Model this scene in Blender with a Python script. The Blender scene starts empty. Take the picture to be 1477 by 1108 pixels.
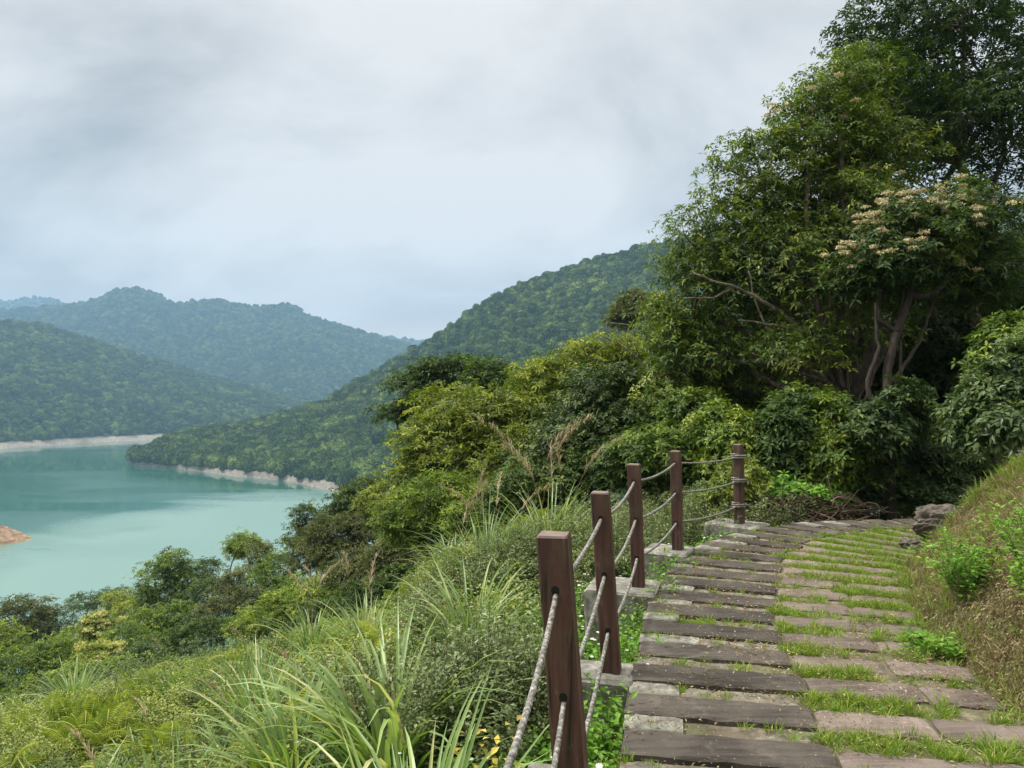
import bpy, math, random
import numpy as np
R = math.radians
SC = bpy.context.scene
COL = SC.collection

# ------------------------------------------------------------------ camera, sky, sun, exposure
F, CX, HY, EYE = 1050.0, 738.5, 572.0, 1.6            # focal length / principal column / horizon row of the photograph, eye height
cam_d = bpy.data.cameras.new('camera'); cam = bpy.data.objects.new('camera', cam_d); COL.objects.link(cam)
cam_d.sensor_width = 36.0; cam_d.lens = 36.0 * F / 1477.0
cam_d.shift_y = 18.0 / 1477.0
cam.location = (0, 0, EYE); cam.rotation_euler = (R(90), 0, 0)
cam_d.clip_start = 0.05; cam_d.clip_end = 20000
SC.camera = cam
SC.view_settings.view_transform = 'Standard'; SC.view_settings.look = 'None'
SC.view_settings.gamma = 1.0; SC.view_settings.exposure = 0.3
try: SC.view_settings.use_curve_mapping = False
except Exception: pass
SC.cycles.use_denoising = True; SC.cycles.denoiser = 'OPENIMAGEDENOISE'; SC.cycles.denoising_prefilter = 'ACCURATE'
SC.cycles.max_bounces = 8; SC.cycles.diffuse_bounces = 4; SC.cycles.transmission_bounces = 4; SC.cycles.volume_bounces = 1
SC.cycles.caustics_reflective = False; SC.cycles.caustics_refractive = False

SUN_EL, SUN_AZ = R(52), R(-75)                        # azimuth from +Y, negative = left of the view
world = bpy.data.worlds.new('World'); SC.world = world; world.use_nodes = True
nt = world.node_tree; N = nt.nodes; LK = nt.links
for n in list(N): N.remove(n)
def nd(t, tree=None, **kw):
    n = (tree or nt).nodes.new(t)
    for k, v in kw.items(): setattr(n, k, v)
    return n
out = nd('ShaderNodeOutputWorld'); bg = nd('ShaderNodeBackground')
sky = nd('ShaderNodeTexSky', sky_type='NISHITA', sun_disc=False)
sky.sun_elevation = SUN_EL; sky.sun_rotation = SUN_AZ
skyS = nd('ShaderNodeVectorMath', operation='SCALE'); skyS.inputs['Scale'].default_value = 0.1
LK.new(sky.outputs[0], skyS.inputs[0])
tc = nd('ShaderNodeTexCoord'); sep = nd('ShaderNodeSeparateXYZ'); LK.new(tc.outputs['Generated'], sep.inputs[0])
def wm(op, a, b=None, c=None, clamp=False):
    n = nd('ShaderNodeMath', operation=op); n.use_clamp = clamp
    for i, v in enumerate((a, b, c)):
        if v is None: continue
        if isinstance(v, (int, float)): n.inputs[i].default_value = v
        else: LK.new(v, n.inputs[i])
    return n.outputs[0]
zz = wm('ADD', wm('MAXIMUM', sep.outputs[2], 0.0), 0.75)
comb = nd('ShaderNodeCombineXYZ')
LK.new(wm('DIVIDE', sep.outputs[0], zz), comb.inputs[0]); LK.new(wm('DIVIDE', sep.outputs[1], zz), comb.inputs[1])
mp = nd('ShaderNodeMapping'); LK.new(comb.outputs[0], mp.inputs[0]); mp.inputs['Rotation'].default_value = (0, 0, R(-35)); mp.inputs['Scale'].default_value = (0.8, 1.35, 1)
n1 = nd('ShaderNodeTexNoise'); n1.inputs['Scale'].default_value = 2.7; n1.inputs['Detail'].default_value = 8; n1.inputs['Roughness'].default_value = 0.56; n1.inputs['Distortion'].default_value = 0.35
LK.new(mp.outputs[0], n1.inputs['Vector'])
mp2 = nd('ShaderNodeMapping'); LK.new(comb.outputs[0], mp2.inputs[0]); mp2.inputs['Rotation'].default_value = (0, 0, R(25)); mp2.inputs['Scale'].default_value = (1.0, 1.6, 1); mp2.inputs['Location'].default_value = (3.3, 1.7, 0)
n2 = nd('ShaderNodeTexNoise'); n2.inputs['Scale'].default_value = 1.3; n2.inputs['Detail'].default_value = 3; n2.inputs['Roughness'].default_value = 0.5
LK.new(mp2.outputs[0], n2.inputs['Vector'])
cl = wm('ADD', wm('MULTIPLY', n1.outputs[0], 0.62), wm('MULTIPLY', n2.outputs[0], 0.38))
rmp = nd('ShaderNodeValToRGB'); LK.new(cl, rmp.inputs[0])
e = rmp.color_ramp.elements
e[0].position = 0.40; e[0].color = (0.385, 0.395, 0.40, 1)
e[1].position = 0.57; e[1].color = (0.725, 0.715, 0.70, 1)
m = e.new(0.48); m.color = (0.575, 0.575, 0.572, 1)
# an overcast dome: brighter towards the zenith, above the frame
zen = nd('ShaderNodeMapRange'); zen.interpolation_type = 'SMOOTHSTEP'
LK.new(sep.outputs[2], zen.inputs[0])
zen.inputs[1].default_value = 0.45; zen.inputs[2].default_value = 0.95; zen.inputs[3].default_value = 1.0; zen.inputs[4].default_value = 4.1
cs = nd('ShaderNodeVectorMath', operation='SCALE'); 
hzr = nd('ShaderNodeMapRange'); hzr.interpolation_type = 'SMOOTHSTEP'; LK.new(sep.outputs[2], hzr.inputs[0])
hzr.inputs[1].default_value = 0.0; hzr.inputs[2].default_value = 0.20; hzr.inputs[3].default_value = 0.85; hzr.inputs[4].default_value = 0.0
hzm = nd('ShaderNodeMix', data_type='RGBA'); LK.new(hzr.outputs[0], hzm.inputs[0]); LK.new(rmp.outputs[0], hzm.inputs[6]); hzm.inputs[7].default_value = (0.84, 0.70, 0.56, 1)
LK.new(hzm.outputs[2], cs.inputs[0]); cs.operation = 'MULTIPLY'; zc = nd('ShaderNodeCombineXYZ'); [LK.new(wm('ADD', 1.0, wm('MULTIPLY', wm('SUBTRACT', zen.outputs[0], 1.0), k)), zc.inputs[i]) for i, k in enumerate((1.06, 1.0, .86))]; LK.new(zc.outputs[0], cs.inputs[1])
mx = nd('ShaderNodeMix', data_type='RGBA'); mx.inputs[0].default_value = 0.97
LK.new(skyS.outputs[0], mx.inputs[6]); LK.new(cs.outputs[0], mx.inputs[7])
LK.new(mx.outputs[2], bg.inputs[0]); bg.inputs[1].default_value = 1.0
LK.new(bg.outputs[0], out.inputs[0])

sun_d = bpy.data.lights.new('sun', 'SUN'); sun = bpy.data.objects.new('sun', sun_d); COL.objects.link(sun)
sun_d.energy = 4.3; sun_d.angle = R(10); sun_d.color = (1.0, 0.955, 0.88)
sun.rotation_euler = (math.pi / 2 - SUN_EL, 0, math.pi - SUN_AZ)   # light comes from azimuth SUN_AZ

# ------------------------------------------------------------------ helpers
rng = np.random.default_rng(7)
def tag(o, label=None, cat=None, group=None, kind=None):
    if label: o['label'] = label
    if cat: o['category'] = cat
    if group: o['group'] = group
    if kind: o['kind'] = kind
    return o
def empty(name, loc):
    o = bpy.data.objects.new(name, None); COL.objects.link(o); o.location = loc; o.empty_display_size = 0.2
    return o
def make_mesh(name, V, faces, mats, attrs=None, smooth=False, midx=None):
    """faces: list of int arrays (n,3) or (n,4)"""
    me = bpy.data.meshes.new(name)
    V = np.asarray(V, np.float32)
    faces = [np.asarray(f, np.int32) for f in faces if len(f)]
    loops = np.concatenate([f.ravel() for f in faces]); tot = np.concatenate([np.full(len(f), f.shape[1], np.int32) for f in faces])
    start = np.concatenate([[0], np.cumsum(tot)[:-1]]).astype(np.int32)
    me.vertices.add(len(V)); me.vertices.foreach_set('co', V.ravel())
    me.loops.add(len(loops)); me.loops.foreach_set('vertex_index', loops)
    me.polygons.add(len(tot)); me.polygons.foreach_set('loop_start', start); me.polygons.foreach_set('loop_total', tot)
    if midx is not None: me.polygons.foreach_set('material_index', np.asarray(midx, np.int32))
    me.polygons.foreach_set('use_smooth', np.full(len(tot), smooth, bool))
    me.update(calc_edges=True)
    for k, a in (attrs or {}).items():
        at_ = me.attributes.new(k, 'FLOAT', 'POINT'); at_.data.foreach_set('value', np.asarray(a, np.float32))
    for m_ in (mats if isinstance(mats, (list, tuple)) else [mats]): me.materials.append(m_)
    return me
def link(name, me, parent=None, loc=None):
    o = bpy.data.objects.new(name, me); COL.objects.link(o)
    if loc is not None: o.location = loc
    if parent is not None: o.parent = parent
    return o
class Bag:
    """collects vertices, faces and a per-vertex attribute"""
    def __init__(s): s.V = []; s.T = []; s.Q = []; s.A = []; s.n = 0
    def add(s, V, T=None, Q=None, A=None):
        V = np.asarray(V, float).reshape(-1, 3)
        if T is not None and len(T): s.T.append(np.asarray(T) + s.n)
        if Q is not None and len(Q): s.Q.append(np.asarray(Q) + s.n)
        s.V.append(V); s.A.append(np.full(len(V), 0.5) if A is None else np.broadcast_to(np.asarray(A, float), (len(V),)))
        s.n += len(V)
    def mesh(s, name, mats, smooth=False, off=(0, 0, 0)):
        fs = []
        if s.T: fs.append(np.concatenate(s.T))
        if s.Q: fs.append(np.concatenate(s.Q))
        return make_mesh(name, np.concatenate(s.V) - np.asarray(off), fs, mats, {'rnd': np.concatenate(s.A)}, smooth)
def unit(a): return a / np.maximum(np.linalg.norm(a, axis=-1, keepdims=True), 1e-9)
def rdir(n, r=None):
    return unit((r or rng).normal(size=(n, 3)))
def leaves(bag, p, d, n, L, W, rnd, droop=0.25, hi=True):
    """leaf blades: p base, d direction, n face normal"""
    p = np.asarray(p); m_ = len(p)
    if not m_: return
    d = unit(d); s_ = unit(np.cross(d, n)); nn = np.cross(s_, d)
    L = np.broadcast_to(L, (m_,))[:, None]; W = np.broadcast_to(W, (m_,))[:, None]
    tip = p + d * L - np.array([0, 0, 1.0]) * L * np.broadcast_to(droop, (m_,))[:, None]
    if hi:
        mid = p + d * L * 0.45 - nn * L * 0.03
        l = mid + s_ * W * 0.5 + nn * W * 0.16; r_ = mid - s_ * W * 0.5 + nn * W * 0.16
        V = np.stack([p, mid, tip, l, r_], 1).reshape(-1, 3)
        b = (np.arange(m_) * 5)[:, None]
        T = np.concatenate([b + [0, 3, 1], b + [0, 1, 4], b + [1, 3, 2], b + [1, 2, 4]])
        bag.add(V, T, A=np.repeat(rnd, 5))
    else:
        mid = p + d * L * 0.45
        l = mid + s_ * W * 0.5 + nn * W * 0.15; r_ = mid - s_ * W * 0.5 + nn * W * 0.15
        V = np.stack([p, l, tip, r_], 1).reshape(-1, 3)
        b = (np.arange(m_) * 4)[:, None]
        bag.add(V, np.concatenate([b + [0, 1, 2], b + [0, 2, 3]]), A=np.repeat(rnd, 4))
def blades(bag, p, az, lean, L, W, rnd, K=6, curl=1.0, tiplift=0.0):
    """arching grass blades, V-folded, K segments"""
    m_ = len(p); t = np.linspace(0, 1, K + 1)[None, :]
    L = np.broadcast_to(L, (m_,))[:, None]; W = np.broadcast_to(W, (m_,))[:, None]; lean = np.broadcast_to(lean, (m_,))[:, None]; curl = np.broadcast_to(curl, (m_,))[:, None]
    ang = lean + curl * t ** 1.6                                    # angle from vertical along the blade
    dr = np.sin(ang) * L / K; dz = np.cos(ang) * L / K
    r_ = np.concatenate([np.zeros((m_, 1)), np.cumsum(dr[:, :-1], 1)], 1); z_ = np.concatenate([np.zeros((m_, 1)), np.cumsum(dz[:, :-1], 1)], 1)
    cx_, sy_ = np.cos(az)[:, None], np.sin(az)[:, None]
    C = np.stack([p[:, 0:1] + cx_ * r_, p[:, 1:2] + sy_ * r_, p[:, 2:3] + z_], -1)
    side = np.stack([-sy_ + 0 * r_, cx_ + 0 * r_, 0 * r_], -1)
    nrm = np.stack([-cx_ * np.cos(ang), -sy_ * np.cos(ang), np.sin(ang)], -1)
    w = (W * np.minimum(1, 0.45 + 2.2 * t) * np.clip((1 - t) * 2.2, 0.03, 1) ** 0.8)[..., None]
    V = np.stack([C + side * w * 0.5 + nrm * w * 0.22, C, C - side * w * 0.5 + nrm * w * 0.22], 2).reshape(-1, 3)
    q = []
    for k in range(K):
        for j in range(2):
            a = k * 3 + j; q.append([a, a + 1, a + 4, a + 3])
    q = np.array(q); Q = (q[None] + (np.arange(m_) * (K + 1) * 3)[:, None, None]).reshape(-1, 4)
    bag.add(V, Q=Q, A=np.repeat(rnd, (K + 1) * 3))
def tube(bag, pts, rad, sides=6, rnd=0.5, wob=0.0):
    pts = np.asarray(pts, float); n = len(pts); rad = np.broadcast_to(rad, (n,))
    tan = np.gradient(pts, axis=0); tan = unit(tan)
    ref = np.array([0.31, 0.87, 0.2]) if abs(tan[0] @ np.array([0.3, 0.9, 0.2])) < 0.9 else np.array([1.0, 0, 0])
    a = unit(np.cross(tan, ref)); b = np.cross(tan, a)
    th = np.linspace(0, 2 * np.pi, sides, endpoint=False)
    rr = rad[:, None] * (1 + wob * rng.normal(size=(n, sides)))
    V = pts[:, None] + rr[..., None] * (np.cos(th)[None, :, None] * a[:, None] + np.sin(th)[None, :, None] * b[:, None])
    i = np.arange(n - 1)[:, None] * sides; j = np.arange(sides)[None]; j2 = (j + 1) % sides
    Q = np.stack([i + j, i + j2, i + sides + j2, i + sides + j], -1).reshape(-1, 4)
    V = V.reshape(-1, 3)
    V = np.concatenate([V, pts[:1], pts[-1:]]); c0, c1 = n * sides, n * sides + 1
    T = [[c0, k2, k] for k, k2 in zip(range(sides), list(range(1, sides)) + [0])] + [[c1, (n - 1) * sides + k, (n - 1) * sides + k2] for k, k2 in zip(range(sides), list(range(1, sides)) + [0])]
    bag.add(V, T, Q, rnd)
def curve_pts(a, b, n=6, bend=0.1, sag=0.0, r=None):
    r = r or rng
    a = np.asarray(a, float); b = np.asarray(b, float); t = np.linspace(0, 1, n)[:, None]
    L = np.linalg.norm(b - a); o = r.normal(size=3) * bend * L
    return a + (b - a) * t + o * (t * (1 - t) * 4) * 0.5 + np.array([0, 0, 1]) * sag * L * (t * (1 - t) * 4)
# value noise
_NT = np.random.default_rng(3).random((256, 256))
def vnoise(x, y):
    xi = np.floor(x).astype(int); yi = np.floor(y).astype(int); fx = x - xi; fy = y - yi
    fx = fx * fx * (3 - 2 * fx); fy = fy * fy * (3 - 2 * fy)
    g = lambda i, j: _NT[i & 255, j & 255]
    return (g(xi, yi) * (1 - fx) + g(xi + 1, yi) * fx) * (1 - fy) + (g(xi, yi + 1) * (1 - fx) + g(xi + 1, yi + 1) * fx) * fy
def fbm(x, y, o=4):
    s = 0; a = 0.5
    for k in range(o): s = s + a * vnoise(x * 2 ** k + 17.3 * k, y * 2 ** k + 5.1 * k); a *= 0.5
    return s - 0.47
def at(px, py, d):
    return np.array([(px - CX) / F * d, d, EYE - (py - HY) / F * d])

# ------------------------------------------------------------------ materials
def mat(name):
    m_ = bpy.data.materials.new(name); m_.use_nodes = True; t = m_.node_tree
    for n in list(t.nodes): t.nodes.remove(n)
    return m_, t
def nn_(t, typ, **kw):
    n = t.nodes.new(typ)
    for k, v in kw.items(): setattr(n, k, v)
    return n
def ramp(t, src, stops):
    r_ = nn_(t, 'ShaderNodeValToRGB'); t.links.new(src, r_.inputs[0]); e_ = r_.color_ramp.elements
    while len(e_) > 1: e_.remove(e_[-1])
    e_[0].position = stops[0][0]; e_[0].color = (*stops[0][1], 1)
    for p_, c_ in stops[1:]:
        k = e_.new(p_); k.color = (*c_, 1)
    return r_.outputs[0]
def noise(t, scale, detail=4, rough=0.55, vec=None, dist=0.0):
    n = nn_(t, 'ShaderNodeTexNoise'); n.inputs['Scale'].default_value = scale; n.inputs['Detail'].default_value = detail; n.inputs['Roughness'].default_value = rough; n.inputs['Distortion'].default_value = dist
    if vec is not None: t.links.new(vec, n.inputs['Vector'])
    return n.outputs['Fac']
def mth(t, op, a, b=None, clamp=False):
    n = nn_(t, 'ShaderNodeMath', operation=op); n.use_clamp = clamp
    for i, v in enumerate((a, b)):
        if v is None: continue
        if isinstance(v, (int, float)): n.inputs[i].default_value = v
        else: t.links.new(v, n.inputs[i])
    return n.outputs[0]
def mixc(t, f, a, b, blend='MIX'):
    n = nn_(t, 'ShaderNodeMix', data_type='RGBA', blend_type=blend)
    for i, v in ((0, f), (6, a), (7, b)):
        if isinstance(v, (int, float)): n.inputs[i].default_value = v
        elif isinstance(v, tuple): n.inputs[i].default_value = (*v, 1)
        else: t.links.new(v, n.inputs[i])
    return n.outputs[2]
def foliage(name, stops, rough=0.55, trans=0.3, spec=0.28, vary=0.25, tcol=(1.25, 1.3, 0.6)):
    m_, t = mat(name)
    a = nn_(t, 'ShaderNodeAttribute', attribute_name='rnd')
    oi = nn_(t, 'ShaderNodeObjectInfo')
    f = mth(t, 'ADD', a.outputs['Fac'], mth(t, 'MULTIPLY', mth(t, 'SUBTRACT', oi.outputs['Random'], 0.5), vary), True)
    c = ramp(t, f, stops)
    p = nn_(t, 'ShaderNodeBsdfPrincipled'); t.links.new(c, p.inputs['Base Color']); p.inputs['Roughness'].default_value = rough; p.inputs['Specular IOR Level'].default_value = spec
    tr = nn_(t, 'ShaderNodeBsdfTranslucent'); t.links.new(mixc(t, 1.0, c, tcol, 'MULTIPLY'), tr.inputs[0])
    mx_ = nn_(t, 'ShaderNodeMixShader'); mx_.inputs[0].default_value = trans
    t.links.new(p.outputs[0], mx_.inputs[1]); t.links.new(tr.outputs[0], mx_.inputs[2])
    o = nn_(t, 'ShaderNodeOutputMaterial'); t.links.new(mx_.outputs[0], o.inputs[0])
    return m_
def surf(name, colf, rough=0.85, bump=None, bs=0.3, bd=0.02, spec=0.3):
    m_, t = mat(name); p = nn_(t, 'ShaderNodeBsdfPrincipled'); o = nn_(t, 'ShaderNodeOutputMaterial'); t.links.new(p.outputs[0], o.inputs[0])
    tc_ = nn_(t, 'ShaderNodeTexCoord')
    c = colf(t, tc_)
    if isinstance(c, tuple): p.inputs['Base Color'].default_value = (*c, 1)
    else: t.links.new(c, p.inputs['Base Color'])
    p.inputs['Roughness'].default_value = rough; p.inputs['Specular IOR Level'].default_value = spec
    if bump:
        b = nn_(t, 'ShaderNodeBump'); b.inputs['Strength'].default_value = bs; b.inputs['Distance'].default_value = bd
        t.links.new(bump(t, tc_), b.inputs['Height']); t.links.new(b.outputs[0], p.inputs['Normal'])
    return m_
def scaled(t, vec, s):
    n = nn_(t, 'ShaderNodeMapping'); t.links.new(vec, n.inputs[0]); n.inputs['Scale'].default_value = s; return n.outputs[0]

M = {}
M['leaf_bright'] = foliage('leaf_bright', [(0, (.035, .070, .010)), (.45, (.10, .165, .020)), (.8, (.215, .29, .036)), (1, (.38, .43, .08))])
M['leaf_yellow'] = foliage('leaf_yellow', [(0, (.05, .085, .012)), (.45, (.155, .205, .026)), (.8, (.31, .35, .05)), (1, (.48, .50, .12))])
M['leaf_mid'] = foliage('leaf_mid', [(0, (.022, .050, .012)), (.5, (.055, .100, .020)), (.85, (.10, .155, .03)), (1, (.19, .24, .06))])
M['leaf_broad'] = foliage('leaf_broad', [(0, (.026, .055, .010)), (.45, (.070, .118, .018)), (.8, (.16, .215, .032)), (1, (.34, .37, .08))])
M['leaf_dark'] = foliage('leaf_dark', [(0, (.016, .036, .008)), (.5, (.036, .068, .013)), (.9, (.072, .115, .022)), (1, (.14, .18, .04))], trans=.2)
M['leaf_olive'] = foliage('leaf_olive', [(0, (.040, .058, .016)), (.5, (.085, .105, .028)), (.9, (.16, .175, .05)), (1, (.25, .23, .10))])
M['leaf_gloss'] = foliage('leaf_gloss', [(0, (.028, .060, .014)), (.5, (.075, .125, .030)), (.9, (.15, .21, .065)), (1, (.34, .38, .19))], rough=.42, spec=.4)
M['blossom'] = foliage('blossom', [(0, (.30, .23, .10)), (.5, (.52, .44, .25)), (1, (.72, .66, .46))], rough=.8, trans=.2, tcol=(1, 1, .9))
M['blossom_yellow'] = foliage('blossom_yellow', [(0, (.28, .30, .07)), (.5, (.48, .48, .16)), (1, (.66, .64, .32))], rough=.8, trans=.2)
M['grass_blade'] = foliage('grass_blade', [(0, (.10, .18, .04)), (.5, (.20, .30, .095)), (.85, (.34, .44, .15)), (1, (.54, .53, .27))], rough=.4, trans=.35, vary=.3, spec=.5)
M['grass_short'] = foliage('grass_short', [(0, (.08, .15, .015)), (.5, (.17, .27, .03)), (.85, (.28, .37, .06)), (1, (.42, .40, .15))], trans=.35)
M['grass_dry'] = foliage('grass_dry', [(0, (.07, .055, .022)), (.5, (.18, .145, .06)), (.8, (.31, .25, .12)), (1, (.50, .42, .24))], rough=.8, trans=.25, tcol=(1, 1, .8))
M['plume'] = foliage('plume', [(0, (.28, .21, .12)), (.5, (.46, .37, .24)), (1, (.62, .53, .39))], rough=.9, trans=.3, tcol=(1, 1, .9))
M['fern'] = foliage('fern', [(0, (.08, .14, .016)), (.5, (.20, .28, .038)), (.85, (.35, .41, .07)), (1, (.50, .48, .12))], trans=.35)
M['herb'] = foliage('herb', [(0, (.06, .15, .015)), (.5, (.14, .29, .03)), (.9, (.25, .42, .06)), (1, (.36, .48, .12))], trans=.35)
M['shrub_grey'] = foliage('shrub_grey', [(0, (.06, .09, .030)), (.5, (.135, .18, .066)), (.85, (.24, .29, .12)), (1, (.38, .42, .22))], trans=.25, rough=.45)
M['shrub_dark'] = foliage('shrub_dark', [(0, (.03, .055, .014)), (.5, (.075, .12, .028)), (.9, (.15, .21, .055)), (1, (.25, .30, .11))], trans=.25, rough=.45)
M['scrub_yellow'] = foliage('scrub_yellow', [(0, (.09, .135, .025)), (.5, (.24, .30, .065)), (.85, (.39, .43, .12)), (1, (.52, .52, .20))], trans=.3)
M['petal_white'] = foliage('petal_white', [(0, (.70, .68, .60)), (1, (.85, .83, .76))], trans=.2, tcol=(1, 1, 1))
M['petal_pink'] = foliage('petal_pink', [(0, (.42, .25, .42)), (1, (.62, .45, .60))], trans=.2, tcol=(1, 1, 1))
M['leaf_gold'] = foliage('leaf_gold', [(0, (.30, .20, .03)), (.5, (.60, .46, .08)), (1, (.75, .62, .25))], trans=.3, tcol=(1, 1, .6))
M['twig'] = surf('twig', lambda t, c: ramp(t, noise(t, 6, vec=c.outputs['Object']), [(.3, (.05, .05, .022)), (.7, (.14, .13, .07))]))
def bark_col(t, c):
    v = scaled(t, c.outputs['Object'], (5, 5, 1.2))
    return ramp(t, noise(t, 2.2, 8, .7, v), [(.3, (.03, .025, .018)), (.48, (.085, .07, .052)), (.60, (.17, .15, .115)), (.74, (.36, .34, .29))])
M['bark_pale'] = surf('bark_pale', bark_col, .9, lambda t, c: noise(t, 9, 6, .6, scaled(t, c.outputs['Object'], (3, 3, 1))), .5, .03)
M['bark_dark'] = surf('bark_dark', lambda t, c: ramp(t, noise(t, 4, 7, .65, scaled(t, c.outputs['Object'], (4, 4, 1.2))), [(.3, (.012, .009, .007)), (.6, (.035, .027, .020)), (.8, (.085, .072, .055))]), .9, lambda t, c: noise(t, 9, 6, .6, c.outputs['Object']), .5, .03)

# ------------------------------------------------------------------ path edges and near terrain
PAIR = [((-3, -12), (-1, -12.2)), ((-1.2, -4), (.65, -4.25)), ((0.0, 1.0), (1.9, .72)), ((.54, 3.5), (2.45, 3.14)), ((.8, 4.6), (2.62, 4.18)), ((1.05, 5.6), (2.85, 5.05)),
        ((1.38, 6.5), (3.15, 5.8)), ((1.75, 7.35), (3.5, 6.5)), ((2.35, 8.2), (3.85, 7.05)), ((3.1, 8.85), (4.25, 7.45)), ((3.95, 9.25), (4.7, 7.7)),
        ((4.9, 9.45), (5.15, 7.85)), ((6.0, 9.5), (6.0, 7.9)), ((8, 9.4), (8, 7.8)), ((14, 9.0), (14, 7.4)), ((60, 5), (60, 3.4))]
def catmull(P, k=12):
    P = np.array(P, float); o = []
    Pe = np.concatenate([[2 * P[0] - P[1]], P, [2 * P[-1] - P[-2]]])
    for i in range(len(P) - 1):
        a, b, c, d = Pe[i:i + 4]; t = np.linspace(0, 1, k, endpoint=False)[:, None]
        o.append(0.5 * (2 * b + (c - a) * t + (2 * a - 5 * b + 4 * c - d) * t ** 2 + (3 * b - a - 3 * c + d) * t ** 3))
    return np.concatenate(o + [P[-1:]])
PLc = catmull([p[0] for p in PAIR]); PRc = catmull([p[1] for p in PAIR]); KP = 12
def sdist(X, Y, P):
    """signed distance to a polyline, positive on its left"""
    X = np.asarray(X, float); Y = np.asarray(Y, float); sh = X.shape; X = X.ravel(); Y = Y.ravel()
    best = np.full(X.shape, 1e18); sg = np.ones(X.shape)
    for i in range(len(P) - 1):
        a = P[i]; b = P[i + 1]; ab = b - a; l2 = ab @ ab
        if l2 < 1e-9: continue
        t = np.clip(((X - a[0]) * ab[0] + (Y - a[1]) * ab[1]) / l2, 0, 1)
        dx = X - a[0] - t * ab[0]; dy = Y - a[1] - t * ab[1]; d2 = dx * dx + dy * dy
        cr = ab[0] * (Y - a[1]) - ab[1] * (X - a[0])
        m_ = d2 < best - 1e-12; best = np.where(m_, d2, best); sg = np.where(m_, np.sign(cr), sg)
    return (np.sqrt(best) * sg).reshape(sh)
def terrain(X, Y):
    X = np.asarray(X, float); Y = np.asarray(Y, float)
    s = sdist(X, Y, PLc); t = -sdist(X, Y, PRc)
    und = fbm(X * .45, Y * .45) * 0.5 + fbm(X * .06 + 9, Y * .06) * 5
    left = -.12 - .40 * np.clip(s / .22, 0, 1) - (.29 - .19 * np.clip((Y - 4.2) / 2.5, 0, 1) * np.clip((X + 2.0) / 1.8, 0, 1)) * np.clip(s, 0, 5) - .42 * np.clip(s - 5, 0, 9) - .52 * np.clip(s - 14, 0, 1e9) + und * np.clip((s - .5) / 12, 0, 1)
    right = -.03 + 1.15 * np.clip(t - .03, 0, 1.25) + .42 * np.clip(t - 1.28, 0, 40) + .15 * np.clip(t - 41, 0, 1e9) + (fbm(X * 1.6, Y * 1.6) * .35) * np.clip(t / .6, 0, 1) + und * .4 * np.clip((t - 1) / 12, 0, 1)
    z = np.where(s > 0, left, np.where(t > 0, right, -.12))
    return np.maximum(z, -61.6)
def tz(x, y): return float(terrain(np.array([x]), np.array([y]))[0])
def ground_hit(px, py, lift=0.0):
    d = np.linspace(1.2, 120, 6000); X = (px - CX) / F * d; Z = EYE - (py - HY) / F * d
    h = terrain(X, d) + lift; k = np.argmax(Z < h)
    return np.array([X[k], d[k], h[k] - lift])
def axis(lo, hi, fine0, fine1, st, grow=1.07, mx=7.0):
    v = list(np.arange(fine0, fine1, st)); s_ = st
    while v[-1] < hi: s_ = min(s_ * grow, mx); v.append(v[-1] + s_)
    s_ = st; w = [fine0]
    while w[-1] > lo: s_ = min(s_ * grow, mx); w.append(w[-1] - s_)
    return np.array(w[1:][::-1] + v)
gx = axis(-190, 190, -5, 8, .16); gy = axis(-60, 170, 0, 12, .16)
GX, GY = np.meshgrid(gx, gy); GZ = terrain(GX, GY)
idx = np.arange(GX.size).reshape(GX.shape)
Q = np.stack([idx[:-1, :-1], idx[:-1, 1:], idx[1:, 1:], idx[1:, :-1]], -1).reshape(-1, 4)
M['soil'] = surf('soil', lambda t, c: mixc(t, noise(t, .9, 5, .6, c.outputs['Object']), ramp(t, noise(t, 26, 9, .78, c.outputs['Object']), [(.3, (.035, .025, .014)), (.52, (.12, .088, .048)), (.72, (.29, .22, .13))]), (.05, .075, .018)), .95, lambda t, c: noise(t, 22, 8, .7, c.outputs['Object']), .8, .05)
tag(link('hillside_ground', make_mesh('hillside_ground', np.stack([GX, GY, GZ], -1).reshape(-1, 3), [Q], M['soil'], smooth=True)), 'brown and green soil of the hillside around the path', kind='structure')

# ------------------------------------------------------------------ footpath (bed + paving stones in the gaps)
def psplit(u, P):                                       # u = index into the dense edge curves
    i = int(np.clip(math.floor(u), 0, len(P) - 2)); f = u - i; return P[i] * (1 - f) + P[i + 1] * f
U = np.arange(0, len(PLc) - KP)
fr = np.linspace(0, 1, 9)
V = np.array([[*(PLc[k] * (1 - f) + PRc[k] * f), -.012 + .006 * math.sin(k * 3.1 + f * 17)] for k in U for f in fr])
V = V.reshape(len(U), 9, 3); Lw = V[:, :1].copy(); Lw[..., 2] = -.65; Rw = V[:, -1:].copy(); Rw[..., 2] = -.3
V = np.concatenate([Lw, V, Rw], 1); nc = V.shape[1]
ii = np.arange(len(U) * nc).reshape(len(U), nc)
Q = np.stack([ii[:-1, :-1], ii[:-1, 1:], ii[1:, 1:], ii[1:, :-1]], -1).reshape(-1, 4)
def bed_col(t, c):
    a = ramp(t, noise(t, 7, 8, .7, c.outputs['Object']), [(.3, (.075, .062, .045)), (.5, (.16, .13, .095)), (.62, (.28, .235, .17)), (.78, (.42, .37, .28))])
    return mixc(t, mth(t, 'MULTIPLY', ramp(t, noise(t, 2.5, 3, .5, c.outputs['Object']), [(.45, (0, 0, 0)), (.6, (1, 1, 1))]), .5), a, (.09, .12, .03))
M['bed'] = surf('path_bed', bed_col, .95, lambda t, c: noise(t, 40, 8, .75, c.outputs['Object']), .8, .02)
footpath = tag(link('footpath', make_mesh('footpath', V.reshape(-1, 3), [Q], M['bed'])), 'footpath bed of soil and grit under the sleepers', kind='structure')

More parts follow.
